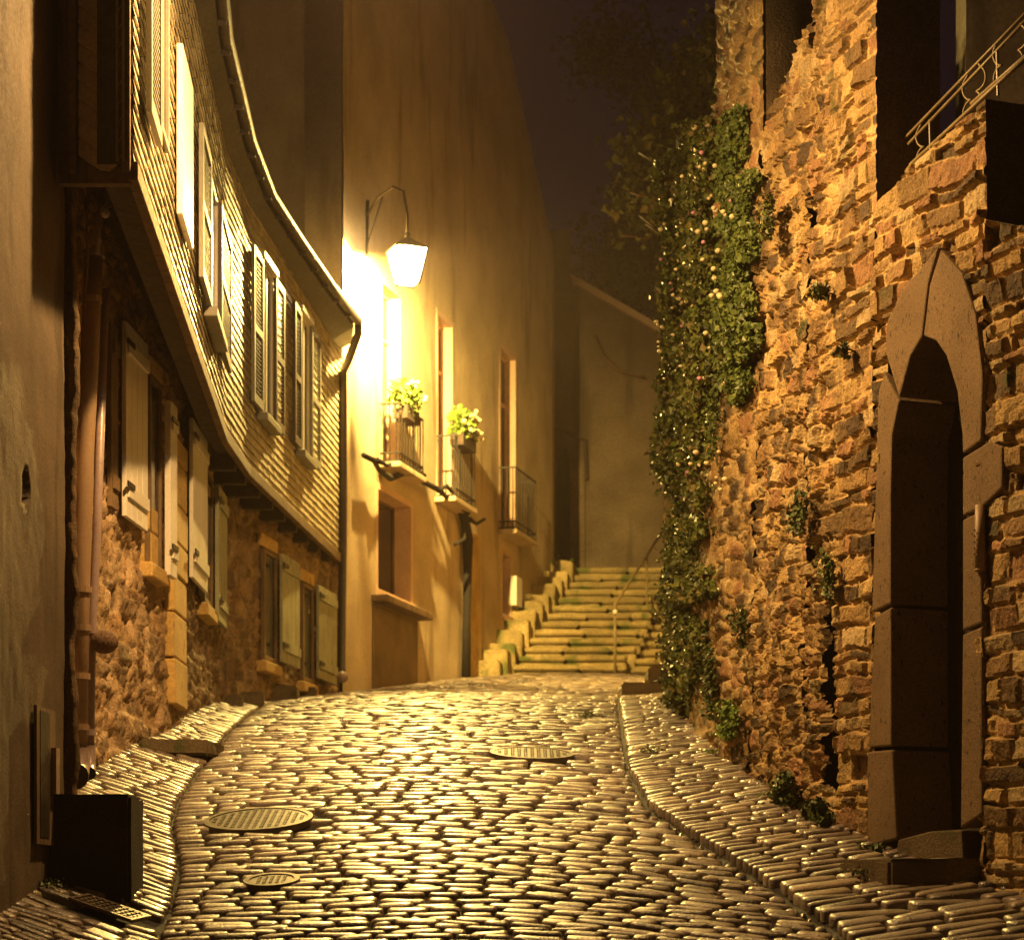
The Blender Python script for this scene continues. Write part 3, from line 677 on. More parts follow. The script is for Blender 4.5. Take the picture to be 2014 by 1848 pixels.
# upper windows with louvred shutters
def louvre(path, q0, q1, z0, z1, mt, parent, out=.05, fr=.055):
    mb = MB(); o0, o1 = out, out + .035
    e = (1 if q1 > q0 else -1)
    pbox(mb, path, q0, q0 + fr * e, z0, z1, o0, o1); pbox(mb, path, q1 - fr * e, q1, z0, z1, o0, o1)
    a, b = q0 + fr * e, q1 - fr * e; zm = z0 + (z1 - z0) * .46
    for (c, d) in ((z0, z0 + .09), (zm, zm + .07), (z1 - .07, z1)): pbox(mb, path, a, b, c, d, o0, o1)
    z = z0 + .11
    while z < z1 - .1:
        if not (zm - .04 < z < zm + .07):
            p = path.pt(a, o0 + .004, z); q_ = path.pt(b, o0 + .004, z); n = path.normal((a + b) / 2)
            mb.box(p, q_ - p, (n[0] * .022, n[1] * .022, -.022), (0, 0, .008))
        z += .042
    return mb.build('shutter', M[mt], parent)
def win_pane(path, q0, q1, z0, z1, parent, frame='greypaint', out=.0, mull=True):
    mb = MB(); w = .045
    for a in ((q0, q0 + w, z0, z1), (q1 - w, q1, z0, z1), (q0 + w, q1 - w, z0, z0 + w), (q0 + w, q1 - w, z1 - w, z1)): pbox(mb, path, *a, out + .005, out + .05)
    if mull: m_ = (q0 + q1) / 2; pbox(mb, path, m_ - .025, m_ + .025, z0 + w, z1 - w, out + .005, out + .045)
    f = mb.build('window', M[frame], parent)
    mb = MB(); pbox(mb, path, q0 + .01, q1 - .01, z0 + .01, z1 - .01, out + .024, out + .030); mb.build('pane', M['glass'], f)
    return f
def upper_window(ua, ub, uc, ud, vt, vb, um, m1, m2, cap=None):
    q = [SID.ray(u) for u in (ua, ub, uc, ud)]; y = SID.pt(SID.ray(um)).y; z1 = (H - vt) * y / F; z0 = (H - vb) * y / F
    win_pane(SID, q[1] + .01, q[2] - .01, z0, z1, sh, 'whitepaint')
    louvre(SID, q[0], q[1], z0, z1, m1, sh); louvre(SID, q[2], q[3], z0, z1, m2, sh)
    mb = MB(); pbox(mb, SID, q[1] - .05, q[2] + .05, z0 - .09, z0 - .01, .02, .13); mb.build('sill', M['greypaint'], sh, bevel=.01)
    if cap: mb = MB(); pbox(mb, SID, q[1] - .03, q[2] + .03, z1 + .01, z1 + .07, .02, .10); mb.build('lintel_board', M['whitepaint'], sh)
upper_window(484, 503, 528, 545, 520, 818, 510, 'greypaint', 'brownpaint', True)
upper_window(566, 579, 600, 617, 628, 896, 590, 'brownpaint', 'greypaint', True)
upper_window(378, 396, 417, 437, 330, 615, 400, 'greypaint', 'brownpaint')
q0, q1 = SID.ray(339), SID.ray(361); y_ = SID.pt(SID.ray(350)).y
mb = MB(); pbox(mb, SID, q0, q1, (H - 455) * y_ / F, (H - 130) * y_ / F, .03, .07); mb.build('shutter', M['whitepaint'], sh)
q0, q1 = SID.ray(270), SID.ray(292); louvre(SID, q0, q1, (H - 300) * 13.9 / F, 6.7, 'greypaint', sh)
q0, q1 = SID.ray(297), SID.ray(318); win_pane(SID, q0, q1, (H - 300) * 14.6 / F, 6.7, sh, 'greypaint')
# lower floor: flat-back shutters, windows, stone piers
def flat_leaf(u0, u1, vt, vb, mt, out=.05, th=.035, straps=True, name='shutter'):
    q0, q1 = LOW.ray(u0), LOW.ray(u1); um = (u0 + u1) / 2; y = LOW.pt(LOW.ray(um)).y; z1 = (H - vt) * y / F; z0 = (H - vb) * y / F
    mb = MB(); n = 4
    for i in range(n):
        a = q0 + (q1 - q0) * i / n; b = q0 + (q1 - q0) * (i + 1) / n - .006; pbox(mb, LOW, a, b, z0, z1, out, out + th)
    o = mb.build(name, M[mt], sh, bevel=.004)
    for f_ in (.10, .84):
        mb = MB(); zz = z0 + (z1 - z0) * f_; pbox(mb, LOW, q0 + .03, q1 - .03, zz, zz + .10, out + th, out + th + .022); mb.build('batten', M[mt], o, bevel=.004)
    if straps:
        for f_ in (.16, .89):
            mb = MB(); zz = z0 + (z1 - z0) * f_; pbox(mb, LOW, q0 - .06, q0 + .16, zz - .02, zz + .02, out + th + .022, out + th + .035); mb.build('hinge', M['iron'], o)
    return z0, z1
flat_leaf(224, 268, 655, 1030, 'whitepaint', out=.06)
flat_leaf(205, 219, 640, 1000, 'wood', out=.02, straps=False, name='window_frame')
flat_leaf(300, 314, 795, 1135, 'whitepaint', out=.10, th=.05)
flat_leaf(354, 384, 845, 1150, 'whitepaint', out=.08)
flat_leaf(386, 401, 930, 1180, 'wood', out=.01, straps=False, name='window_frame')
flat_leaf(404, 421, 965, 1228, 'greenpaint', out=.09, th=.04)
flat_leaf(532, 567, 1098, 1308, 'greenpaint', out=.10)
flat_leaf(605, 641, 1160, 1340, 'greenpaint', out=.10)
def low_pane(u0, u1, vt, vb):
    q0, q1 = LOW.ray(u0), LOW.ray(u1); y = LOW.pt((q0 + q1) / 2).y; z1 = (H - vt) * y / F; z0 = (H - vb) * y / F
    win_pane(LOW, q0, q1, z0, z1, sh, 'wood', out=.03, mull=False)
    mb = MB(); pbox(mb, LOW, q0 - .08, q1 + .08, z0 - .14, z0 - .02, .0, .12); mb.build('sill', M['yellowstone'], sh, bevel=.015)
    mb = MB(); pbox(mb, LOW, q0 - .08, q1 + .08, z1 + .02, z1 + .16, .02, .07); mb.build('lintel', M['yellowstone'], sh, bevel=.015)
low_pane(276, 300, 745, 1110); low_pane(386, 403, 925, 1190); low_pane(506, 531, 1085, 1300); low_pane(583, 604, 1150, 1340)
def pier(u0, u1, vt, vb):
    q0, q1 = LOW.ray(u0), LOW.ray(u1); y = LOW.pt((q0 + q1) / 2).y; z = (H - vb) * y / F; z1 = (H - vt) * y / F
    while z < z1 - .05:
        h = random.uniform(.26, .42); k = random.uniform(-.03, .03); mb = MB(); pbox(mb, LOW, q0 + k, q1 - k * .5, z, min(z + h - .012, z1), -.02, .075 + random.uniform(0, .015)); mb.build('quoin', M['yellowstone'], sh, bevel=.015); z += h
pier(326, 350, 870, 1390); pier(275, 292, 1000, 1140)
# pipes at the near corner
def seg_pipe(name, label, pts, r, mt, joints, shoe, rj=1.22):
    t = thing(name, tuple(pts[0]), label, 'drainpipe')
    MB().tube(pts, r, 14).build('pipe', M[mt], t, smooth=True)
    for j in joints:
        a = Vector(j); mb = MB().tube([a - Vector((0, 0, .02)), a + Vector((0, 0, .02))], r * rj, 14); mb.build('collar', M[mt], t, smooth=False)
    s0 = Vector(pts[0]); e = Vector(shoe)
    mb = MB().tube([s0 + Vector((0, 0, .12)), s0, s0 + e * .5 + Vector((0, 0, -.05)), s0 + e + Vector((0, 0, -.06))], [r * 1.25, r * 1.3, r * 1.35, r * 1.4], 14, cap=False); mb.build('shoe', M['greypipe'], t, smooth=True)
    mb = MB(); c = s0 + e * .93 + Vector((0, 0, -.06)); d_ = e.normalized(); mb.tube([c, c + d_ * .004], r * 1.3, 14); mb.build('mouth', M['iron'], t)
    return t
def PX(u, v, d): return Vector(((u - U0) * d / F, d, (H - v) * d / F))
d1 = 15.0
seg_pipe('drainpipe', 'broad beige drainpipe with collars beside the ragged edge of the left wall', [PX(152, 1505, d1), PX(158, 1160, d1), PX(166, 900, d1), PX(176, 700, d1), PX(184, 495, d1)], .064, 'pipe',
         [PX(153, 1430, d1), PX(155, 1330, d1), PX(157, 1235, d1), PX(158.5, 1160, d1), PX(178, 590, d1), PX(184, 500, d1)], (.02, -.17, -.02))
seg_pipe('drainpipe', 'slim mauve grey drainpipe ending in a round shoe, right of the broad one', [PX(176, 1500, 15.25), PX(180, 1250, 15.25), PX(190, 1050, 15.3), PX(206, 570, 15.4)], .032, 'greypipe',
         [PX(176.5, 1440, 15.25), PX(180, 1240, 15.25)], (.03, -.16, -.02), 1.3)
t = thing('conduit', tuple(PX(196, 500, 14.7)), 'short pale vertical conduit below the cable clamp on the left', 'conduit')
MB().tube([PX(190, 500, 14.7), PX(201, 362, 14.7)], .018, 8).build('tube', M['greypipe'], t, smooth=True)
MB().ball(PX(201, 355, 14.7), .04, (1, 1, .7)).build('cap', M['greypipe'], t, smooth=True)
t = thing('cable_bundle', tuple(PX(225, 350, 14.0)), 'looped bundle of old cables with white insulator under the scalloped slates', 'cables')
for k, pts in enumerate(([(178, 300), (190, 325), (215, 335), (240, 340), (244, 350), (225, 365), (205, 372)], [(176, 312), (195, 338), (225, 332), (243, 345), (236, 362), (214, 360)], [(180, 306), (200, 322), (230, 325), (245, 300)], [(248, 365), (240, 385), (225, 402), (212, 408)], [(176, 325), (170, 420), (172, 520), (165, 600)])):
    MB().tube([PX(u, v, 13.9 + .03 * k) for u, v in pts], .008, 6).build('cable', M['twig'], t, smooth=True)
MB().ball(PX(238, 346, 13.75), .030).build('insulator', M['whitepaint'], t, smooth=True)
MB().ball(PX(207, 416, 14.6), .035, (1, 1, 1.3)).build('insulator', M['whitepaint'], t, smooth=True)
o = rough_block('stone_slab', [(-2.95, 17.7), (-2.42, 17.9), (-2.36, 18.35), (-2.95, 18.3)], 1.2, float(G(-2.6, 18)) + .10, M['block'], amp=.015, seed=12); tag(o, 'low flat stone slab on the left pavement at the foot of the wall', 'stone slab')
x_, y_, z_ = -2.78, 14.9, (H - 1262) / F * 14.9
o = MB().ball((PX(205, 1262, 15.2).x, 15.2, PX(205, 1262, 15.2).z), .09, (1.1, .8, .9), 12, 8).build('stone_lump', M['rubble'], None, smooth=True)
a_ = o.data.color_attributes.new('tint', 'FLOAT_COLOR', 'POINT'); a_.data.foreach_set('color', [.16, .10, .07, 1] * len(o.data.vertices)); tag(o, 'rough stone knob jutting from the left wall beside the slim pipe', 'stone')
# boulders along the far left wall foot
for k, (u, v, w) in enumerate(((478, 1322, .24), (545, 1335, .30), (590, 1340, .22), (440, 1345, .2))):
    s_ = LOW.ray(u); p = LOW.pt(s_, .10); g_ = float(G(p.x, p.y))
    o = rough_block('foot_stone', [(p.x - w / 2, p.y - w / 2), (p.x + w / 2, p.y - w / 2), (p.x + w * .4, p.y + w / 2), (p.x - w / 2, p.y + w * .4)], g_ - .1, g_ + w * .5, M['block'], amp=.05, seed=30 + k, cuts=3)
    tag(o, ['rough foot stone below the first far left ground floor window', 'rough foot stone under the taller green ground floor shutter', 'rough foot stone beside the last green shutter before the corner', 'rough foot stone nearest along the dark left wall'][k], 'stone', 'rough stones at the foot of the left wall')

# ------------------------------------------------------------------ cream house
ch = thing('cream_house', (-1.9, 28, 2.7), 'tall cream rendered house with narrow french windows behind the lit lantern', 'house')
ctop = lambda s: np.interp(s, [0, CRM.ray(1000), CRM.ray(1080), CRM.c[1], CRM.c[2]], [15.5, 13.6, 11.4, 11.3, 11.3])
def cream_fn(s, z):
    h = .012 * fbm(s * .9, z * .9, 3) + .003 * fbm(s * 8, z * 8, 4); return h, np.broadcast_to(np.array((.5, .4, .27)), h.shape + (3,))
czb = lambda s: np.full(np.shape(s), 1.9)
def ccr(us, vs):   # opening (in s, z) from pixels
    q0, q1 = CRM.ray(us[0]), CRM.ray(us[1]); y = CRM.pt((q0 + q1) / 2).y; return q0, q1, (H - vs[1]) * y / F, (H - vs[0]) * y / F
OP = {'w1': ccr((750, 788), (568, 922)), 'w2': ccr((860, 890), (628, 985)), 'w3': ccr((983, 1014), (692, 1052)), 'shop': ccr((741, 809), (975, 1178)), 'door': ccr((986, 1005), (1088, 1215))}
def chole(s, z):
    m = np.zeros(np.shape(s), bool)
    for a, b, c, d in OP.values(): m |= (s > a) & (s < b) & (z > c) & (z < d)
    return m
wall_mesh('wall', CRM, 0, CRM.c[-1], czb, ctop, .06, cream_fn, M['cream'], ch, hole=chole, back=.5)
def pboxi(q0, q1, z0, z1, o0, o1, name, mt, bevel=0, par=ch): mb = MB(); pbox(mb, CRM, q0, q1, z0, z1, o0, o1); return mb.build(name, M[mt], par, bevel=bevel)
for k, (a, b, c, d) in OP.items():
    rv = .30 if k.startswith('w') else .34
    pboxi(a - .05, a + .035, c, d, -rv, .006, 'reveal', 'creamjamb'); pboxi(b - .035, b + .05, c, d, -rv, .006, 'reveal', 'creamjamb')
    pboxi(a - .05, b + .05, d - .03, d + .05, -rv, .004, 'lintel', 'creamjamb'); pboxi(a - .05, b + .05, c - .06, c + .03, -rv, .05, 'sill', 'creamjamb')
    if k.startswith('w'):
        f = win_pane(CRM, a + .03, b - .03, c + .02, d - .02, ch, 'creamjamb', out=-.2)
        pboxi(a + .03, b - .03, c + (d - c) * .72, c + (d - c) * .74, -.19, -.15, 'glazing_bar', 'creamjamb')
    elif k == 'shop':
        win_pane(CRM, a + .03, b - .03, c + .02, d - .02, ch, 'wood', out=-.28)
        pboxi(a - .25, b + .30, c - .16, c - .07, .0, .22, 'shelf_sill', 'wood', .01)
        pboxi(a - .2, b + .25, 2.4, c - .17, .0, .012, 'dark_recess_panel', 'skirt')  # dark of the recess below the shelf put into a flat panel's colour
    else: pboxi(a + .03, b - .03, c, d, -.3, -.25, 'door', 'darkwood')
# stone pier by the vine and downpipe stains
q0, q1 = CRM.ray(916), CRM.ray(938); pboxi(q0, q1, 2.5, CRM.z(927, 1050), .0, .06, 'stone_pier', 'yellowstone', .02)
pboxi(CRM.ray(1001), CRM.ray(1012), CRM.z(1006, 1192), CRM.z(1006, 1135), .02, .12, 'white_post', 'whitepaint')
mb = MB()
for i in range(2): pbox(mb, CRM, CRM.c[i], CRM.c[i + 1], 11.25 if i else 15.0, 11.5 if i else 15.2, -.5, .3) if i else None
mb.build('coping', M['roof'], ch)
# gabled mass behind so that the house has depth
MB().prism([(-2.6, 29, 1.9), (-.1, 37.5, 1.9), (-.1, 37.5, 11.2), (-2.6, 29, 14.2)], (-6, 1.5, 0)).build('core', M['cream'], ch)
# balcony railings (each hung on the house: part of it)
def balcony(k, u0, u1, vt, vb, proj=.28):
    q0, q1 = CRM.ray(u0), CRM.ray(u1); y = CRM.pt((q0 + q1) / 2).y; z1 = (H - vt) * y / F; z0 = (H - vb) * y / F; mb = MB()
    a, b = CRM.pt(q0, .02), CRM.pt(q1, .02); c, d = CRM.pt(q0, proj), CRM.pt(q1, proj)
    for z in (z0 + .02, z0 + .12, z1): mb.tube([(a.x, a.y, z), (c.x, c.y, z), (d.x, d.y, z), (b.x, b.y, z)], .014, 6)
    n = 9
    for i in range(n + 1): p = c.lerp(d, i / n); mb.tube([(p.x, p.y, z0), (p.x + 0, p.y, z0 + (z1 - z0) / 2), (p.x, p.y, z1)], .009, 5)
    for e, f_ in ((a, c), (b, d)):
        for i in range(3): p = e.lerp(f_, (i + .5) / 3); mb.tube([(p.x, p.y, z0), (p.x, p.y, z1)], .009, 5)
    o = mb.build('balcony_railing', M['iron'], ch)
    pboxi(q0 - .05, q1 + .05, z0 - .07, z0, 0, proj + .03, 'balcony_slab', 'cream', .01)
    return c, d, z1
B1 = balcony(0, 744, 792, 812, 925); B2 = balcony(1, 856, 896, 872, 990); B3 = balcony(2, 979, 1020, 935, 1054)
# leaves
def leaf_cloud(name, P_, size, outd, parent, cols, mt='leaf', seed=1, spread=.9):
    r = np.random.default_rng(seed); n = len(P_); P_ = np.asarray(P_)
    N = np.asarray(outd, float)[None] + r.normal(0, spread, (n, 3)); N /= np.linalg.norm(N, axis=1, keepdims=True)
    T = r.normal(0, 1, (n, 3)) + np.array((0, 0, -.6)); T -= N * (T * N).sum(1, keepdims=True); T /= np.linalg.norm(T, axis=1, keepdims=True); B = np.cross(N, T)
    s = size * (.45 + 1.0 * r.random((n, 1)) ** 1.6 + .25)
    v0 = P_ - T * s * .5; v1 = P_ + B * s * .42 + N * s * .12 - T * s * .1; v2 = P_ + T * s * .6 - N * s * .1; v3 = P_ - B * s * .42 + N * s * .12 - T * s * .1
    V = np.stack([v0, v1, v2, v3], 1).reshape(-1, 3); i = np.arange(n)[:, None] * 4
    Fc = np.concatenate([i + [0, 1, 2], i + [0, 2, 3]], 0)
    cc = np.array(cols)[r.integers(0, len(cols), n)] * r.uniform(.7, 1.3, (n, 1)); return arr_mesh(name, V, Fc, M[mt], parent, col=np.repeat(cc, 4, 0))
GREEN = [(.075, .09, .014), (.05, .065, .01), (.11, .115, .02), (.12, .095, .025), (.03, .04, .008), (.09, .12, .016)]
BRIGHT = [(.14, .22, .03), (.10, .17, .025), (.19, .26, .05)]
def flowers(center, ax, rx, rz_, n, label, fcount):
    c = Vector(center); t = thing('flower_box', tuple(c - Vector((0, 0, rz_))), label, 'flower box', 'flower boxes on the balconies')
    a = Vector(ax).normalized(); nn = Vector((a.y, -a.x, 0))
    MB().box(c - a * rx * .75 - nn * .09 - Vector((0, 0, rz_ * 1.0)), a * rx * 1.5, nn * .2, (0, 0, .17)).build('planter', M['terracotta'], t)
    pts = []
    while len(pts) < n:
        p = rng.normal(0, .45, 3)
        if np.dot(p, p) < 1: q_ = c + a * (p[0] * rx) + nn * (p[1] * .22) + Vector((0, 0, p[2] * rz_ + .02)); pts.append(tuple(q_))
    leaf_cloud('foliage', pts, .06, (.1, -1, .3), t, BRIGHT, seed=n)
    mb = MB()
    for k in range(fcount):
        th = random.random() * 6.28; rr = random.uniform(.3, .95); mb.ball(c + a * (math.cos(th) * rr * rx * .9) + nn * random.uniform(.10, .24) + Vector((0, 0, math.sin(th) * rr * rz_ * .8 + .03)), random.uniform(.028, .045), (1, 1, .8), 7, 4)
    mb.build('blossoms', M['petal'], t, smooth=True)
def bal_c(B, u, v, dz=0):
    c = (B[0] + B[1]) / 2; d = c.y - .05; return Vector(((u - U0) * d / F, d, (H - v) * d / F))
flowers(bal_c(B1, 797, 785), B1[1] - B1[0], .36, .30, 800, 'smaller flower box with white blossoms on the balcony right under the lantern', 12)
flowers(bal_c(B2, 909, 842), B2[1] - B2[0], .44, .30, 950, 'fuller flower box with pale yellow blossoms on the second balcony', 24)
# old vine
vt = thing('old_vine', tuple(CRM.pt(CRM.ray(905), .1, 2.9)), 'thick black vine trunk with twisted arms across the cream house front', 'vine')
def vp(u, v, o=.1): p = CRM.pt(CRM.ray(u), o); return Vector((p.x, p.y, (H - v) * p.y / F))
MB().tube([vp(903, 1330), vp(904, 1220), vp(906, 1120), vp(906, 1060), vp(902, 1030), vp(893, 1005)], [.07, .06, .065, .085, .07, .05], 9).build('trunk', M['bark'], vt, smooth=True)
for pts, r in (([(895, 1010), (875, 990), (850, 975), (832, 965), (800, 945), (775, 930), (745, 940), (722, 925), (712, 905), (690, 895)], .035), ([(712, 905), (735, 915), (760, 905), (785, 925), (812, 935)], .028), ([(832, 965), (850, 955), (870, 985)], .025), ([(900, 1020), (915, 1030), (925, 1020)], .03), ([(893, 1005), (885, 1030), (880, 1060), (872, 1070)], .022)):
    MB().tube([vp(u, v, .20 + random.uniform(-.05, .05)) for u, v in pts], [r * 1.1 * random.uniform(.7, 1.25) for _ in pts], 7).build('branch', M['bark'], vt, smooth=True)
# ------------------------------------------------------------------ stairs
stt = thing('stone_staircase', (1.0, 34, 3.5), 'wide flight of worn stone steps climbing between the houses at the end of the lane', 'stairs')
wallx = lambda y: -2.08 + .2638 * (y - 27.56)
for i in range(13):
    y0 = 33.95 + .38 * i; z0 = 3.47 + .18 * i; xl = wallx(y0) + .42 - .018 * i; xr = 2.9; xb = float(np.interp(i, [0, 12], [1.78, 2.75])); x = xl
    root = None
    segs = []
    while x < xb - .1: w = min(random.uniform(.55, 1.0), xb - x); segs.append((x, x + w, 0, 0)); x += w
    if xr - xb > .08: segs.append((xb + .035, xr, .20, -.02))
    for j, (a, b, dy, dz_) in enumerate(segs):
        foot = [(a + .004, y0 + dy), (b - .004, y0 + dy), (b - .004, y0 + 1.0), (a + .004, y0 + 1.0)]; zt_ = z0 + .18 + dz_ + random.uniform(-.012, .008)
        o = rough_block('step' if j == 0 else 'step_slab', foot, zt_ - .085, zt_, M['stair'], stt if j == 0 else root, amp=.014, seed=50 + i * 7 + j, cuts=4)
        if j == 0: root = o
        rough_block('riser', [(a + .02, y0 + dy + .055), (b - .02, y0 + dy + .055), (b - .02, y0 + .9), (a + .02, y0 + .9)], z0 - .35, zt_ - .09, M['stair'], root, amp=.02, seed=400 + i * 7 + j, cuts=2)
MB().abox(.6, 2.95, 38.9, 41.2, 5.2, 5.8).build('landing', M['backwall'], stt)
lw = thing('low_stone_wall', (-.2, 33.8, 3.5), 'low mossy stepped wall of rough stones left of the staircase', 'wall')
for i in range(12):
    y0 = 33.3 + i * .42; x0 = wallx(y0) + .02
    rough_block('stone', [(x0 - .1, y0), (x0 + .36, y0), (x0 + .42, y0 + .5), (x0 - .1, y0 + .5)], 3.1 + i * .16, 3.62 + i * .2 + random.uniform(-.03, .06), M['stair'], lw, amp=.04, seed=200 + i, cuts=3)
hr = thing('stair_handrail', (1.65, 33.9, 3.5), 'slender metal handrail with two posts on the right of the staircase', 'handrail')
ps, pe = PX(1209, 1188, 33.9), PX(1300, 1048, 38.2)
MB().tube([ps - Vector((0, 0, .12)), ps, pe], .024, 7).build('rail', M['rustiron'], hr, smooth=True)
MB().tube([(ps.x, 33.9, 3.4), (ps.x, 33.9, ps.z)], .02, 7).build('post', M['rustiron'], hr, smooth=True)
mid = ps.lerp(pe, .66); MB().tube([(mid.x, mid.y, 4.4), mid], .018, 7).build('post', M['rustiron'], hr, smooth=True)
MB().ball(ps - Vector((.0, .03, .12)), .04).build('knob', M['whitepaint'], hr, smooth=True)
# back wall with sloping coping and arched door
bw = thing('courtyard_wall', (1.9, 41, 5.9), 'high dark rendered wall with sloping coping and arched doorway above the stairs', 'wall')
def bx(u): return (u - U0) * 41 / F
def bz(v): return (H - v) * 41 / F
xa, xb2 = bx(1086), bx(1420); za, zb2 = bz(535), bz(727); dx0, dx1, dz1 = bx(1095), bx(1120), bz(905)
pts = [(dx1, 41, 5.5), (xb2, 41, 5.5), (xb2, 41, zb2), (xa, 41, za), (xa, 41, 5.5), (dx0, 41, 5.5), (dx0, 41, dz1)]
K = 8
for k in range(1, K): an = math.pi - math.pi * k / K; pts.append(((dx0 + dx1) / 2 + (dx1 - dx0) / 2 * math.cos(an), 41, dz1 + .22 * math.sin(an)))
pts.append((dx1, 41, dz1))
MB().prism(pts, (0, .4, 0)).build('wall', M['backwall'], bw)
MB().abox(dx0 - .05, dx1 + .05, 41.25, 41.3, 5.5, dz1 + .3).build('door', M['darkwood'], bw)
for a, b in ((dx0 - .12, dx0 - .01), (dx1 + .01, dx1 + .28)): MB().abox(a, b, 40.94, 41.0, 5.5, dz1 - .02).build('door_jamb', M['backwall'], bw, bevel=.01)
sl = (zb2 - za) / (xb2 - xa)
MB().box((xa, 40.88, za), (xb2 - xa, 0, zb2 - za), (0, .6, 0), (0, 0, .13)).build('coping', M['creamjamb'], bw)
MB().tube([(bx(1088), 40.9, bz(840)), (bx(1150), 40.9, bz(868)), (bx(1153), 40.9, bz(945))], .035, 6).build('hood_mould', M['soffit'], bw)
MB().tube([PX(1168, 660, 40.8), PX(1185, 700, 40.8), PX(1215, 728, 40.7), PX(1262, 740, 40.6)], .03, 6).build('dead_branch', M['twig'], bw, smooth=True)

# ------------------------------------------------------------------ planting
iv = thing('climbing_ivy', (1.65, 20, float(G(1.65, 20))), 'big hanging mass of ivy with pale blossoms covering the old wall', 'ivy')
def ivy_points(poly, n, dfun, seed, thick):
    r = np.random.default_rng(seed); us = np.array([p[0] for p in poly]); vs = np.array([p[1] for p in poly]); out = []
    while len(out) < n:
        u = r.uniform(us.min(), us.max(), 4000); v = r.uniform(vs.min(), vs.max(), 4000); m = in_poly(u, v, poly)
        cl = fbm(u / 38., v / 55., seed, 4); m &= (cl + r.normal(0, .12, 4000) > -.22)
        uw = u + 48 * fbm(u / 60. + 3, v / 60., seed + 50, 4); m = in_poly(uw, v + 18 * fbm(u / 40., v / 40., seed + 60, 3), poly) & (cl + r.normal(0, .12, 4000) > -.20)
        for a, b in zip(u[m], v[m]):
            d = dfun(a, b, r); ox = (.05 + abs(r.normal(0, thick * .4))) if a >= 1347 else 0.0; out.append(((a - U0) * d / F - ox, d - abs(r.normal(0, thick)) * .3, (H - b) * d / F))
            if len(out) >= n: break
    return out
def d_wall(u, v, r):
    if u < 1347: return r.uniform(20.0, 22.6)
    p = RGT.pt(RGT.ray(u)); return min(p.y, 22) - .05
IVA = [(1345, 300), (1362, 250), (1420, 235), (1440, 330), (1432, 470), (1425, 640), (1418, 800), (1405, 930), (1412, 1050), (1395, 1200), (1402, 1330), (1408, 1400), (1385, 1440), (1362, 1400), (1335, 1380), (1326, 1320), (1336, 1250), (1334, 1150), (1318, 1060), (1298, 1010), (1288, 940), (1284, 860), (1300, 800), (1296, 700), (1300, 600), (1296, 500), (1284, 440), (1290, 380), (1280, 345), (1310, 320)]
IVB = [(1470, 230), (1495, 215), (1512, 300), (1500, 400), (1505, 520), (1495, 640), (1490, 760), (1470, 800), (1440, 760), (1420, 640), (1418, 520), (1430, 420), (1452, 330)]
pa = ivy_points(IVA, 62000, d_wall, 5, .22); leaf_cloud('foliage', pa, .046, (-.5, -.8, .3), iv, GREEN, seed=8)
pb = ivy_points(IVB, 19000, d_wall, 6, .12); leaf_cloud('foliage', pb, .038, (-.6, -.7, .3), iv, [(.075, .11, .02), (.06, .09, .018), (.11, .14, .03)], seed=9)
fl = ivy_points([(1290, 430), (1420, 250), (1430, 420), (1400, 700), (1330, 800), (1290, 700)], 120, d_wall, 15, .28)
mb = MB(); mb2 = MB()
fl = [(p[0] - .06, p[1] - .75, p[2] * (p[1] - .75) / p[1]) for p in fl] + [(p[0] - .02, p[1] - .4, p[2] * (p[1] - .4) / p[1]) for p in ivy_points([(1290, 430), (1420, 250), (1480, 420), (1420, 1000), (1330, 900), (1290, 700)], 110, d_wall, 25, .2)]
for k, p in enumerate(fl): (mb2 if k % 8 == 0 else mb).ball(p, random.uniform(.015, .027), (1, 1, .8), 6, 4)
mb.build('blossoms', M['petal'], iv, smooth=True); mb2.build('pink_blossoms', M['pinkpetal'], iv, smooth=True)
for pts in ([(1222, 463), (1250, 466), (1290, 472)], [(1238, 378), (1262, 386), (1290, 384)], [(1258, 424), (1280, 442), (1300, 460)], [(1270, 440), (1300, 462)], [(1256, 300), (1276, 312), (1298, 325)]):
    MB().tube([PX(u, v, 21.2) for u, v in pts], [.010, .009, .006][:len(pts)], 5).build('twig', M['twig'], iv, smooth=True)
for k in range(7):
    u0 = 1345 + k * 9; MB().tube([PX(u0 + 5 * math.sin(k + j * 1.3), 1440 - j * 120 - k * 10, 19.2 + .25 * (6 - k) + .02 * j) for j in range(6)], .012, 5).build('stem', M['twig'], iv, smooth=True)
def tuft(u, v, rx, rz_, n, label, cols=BRIGHT, size=.032, group='plants growing out of the right wall'):
    s_ = RGT.ray(u); p = RGT.pt(s_, .08 + (.06 if u < 1620 else .0)); z = (H - v) * p.y / F; c = Vector((p.x, p.y, z)); t = thing('wall_plant', tuple(c), label, 'plant', group)
    t3 = RGT.pt(s_ + .1) - RGT.pt(s_ - .1); t3.normalize(); r = np.random.default_rng(int(u)); n3 = RGT.normal(s_); pts = []
    for k in range(n):
        while True:
            q_ = r.uniform(-1, 1, 2)
            if q_[0] ** 2 + q_[1] ** 2 < 1 and fbm(q_[0] * 2.2 + u, q_[1] * 2.2, int(v)) > -.15 + .2 * (q_[0] ** 2 + q_[1] ** 2) - .2: break
        o_ = abs(r.normal(0, .045)); pts.append((c.x + t3.x * q_[0] * rx + n3[0] * o_, c.y + t3.y * q_[0] * rx + n3[1] * o_, c.z + q_[1] * rz_))
    leaf_cloud('foliage', pts, size, (n3[0], n3[1], .4), t, cols, seed=int(u + v)); mb = MB()
    for k in range(4): mb.tube([c - Vector((n3[0] * .05, n3[1] * .05, 0)), c + Vector((t3.x * random.uniform(-.6, .6) * rx + n3[0] * .05, t3.y * .3 * rx + n3[1] * .05, random.uniform(-.5, .7) * rz_))], .004, 4)
    mb.build('stem', M['twig'], t)
MIDG = [(.07, .10, .02), (.055, .08, .018), (.10, .13, .028)]
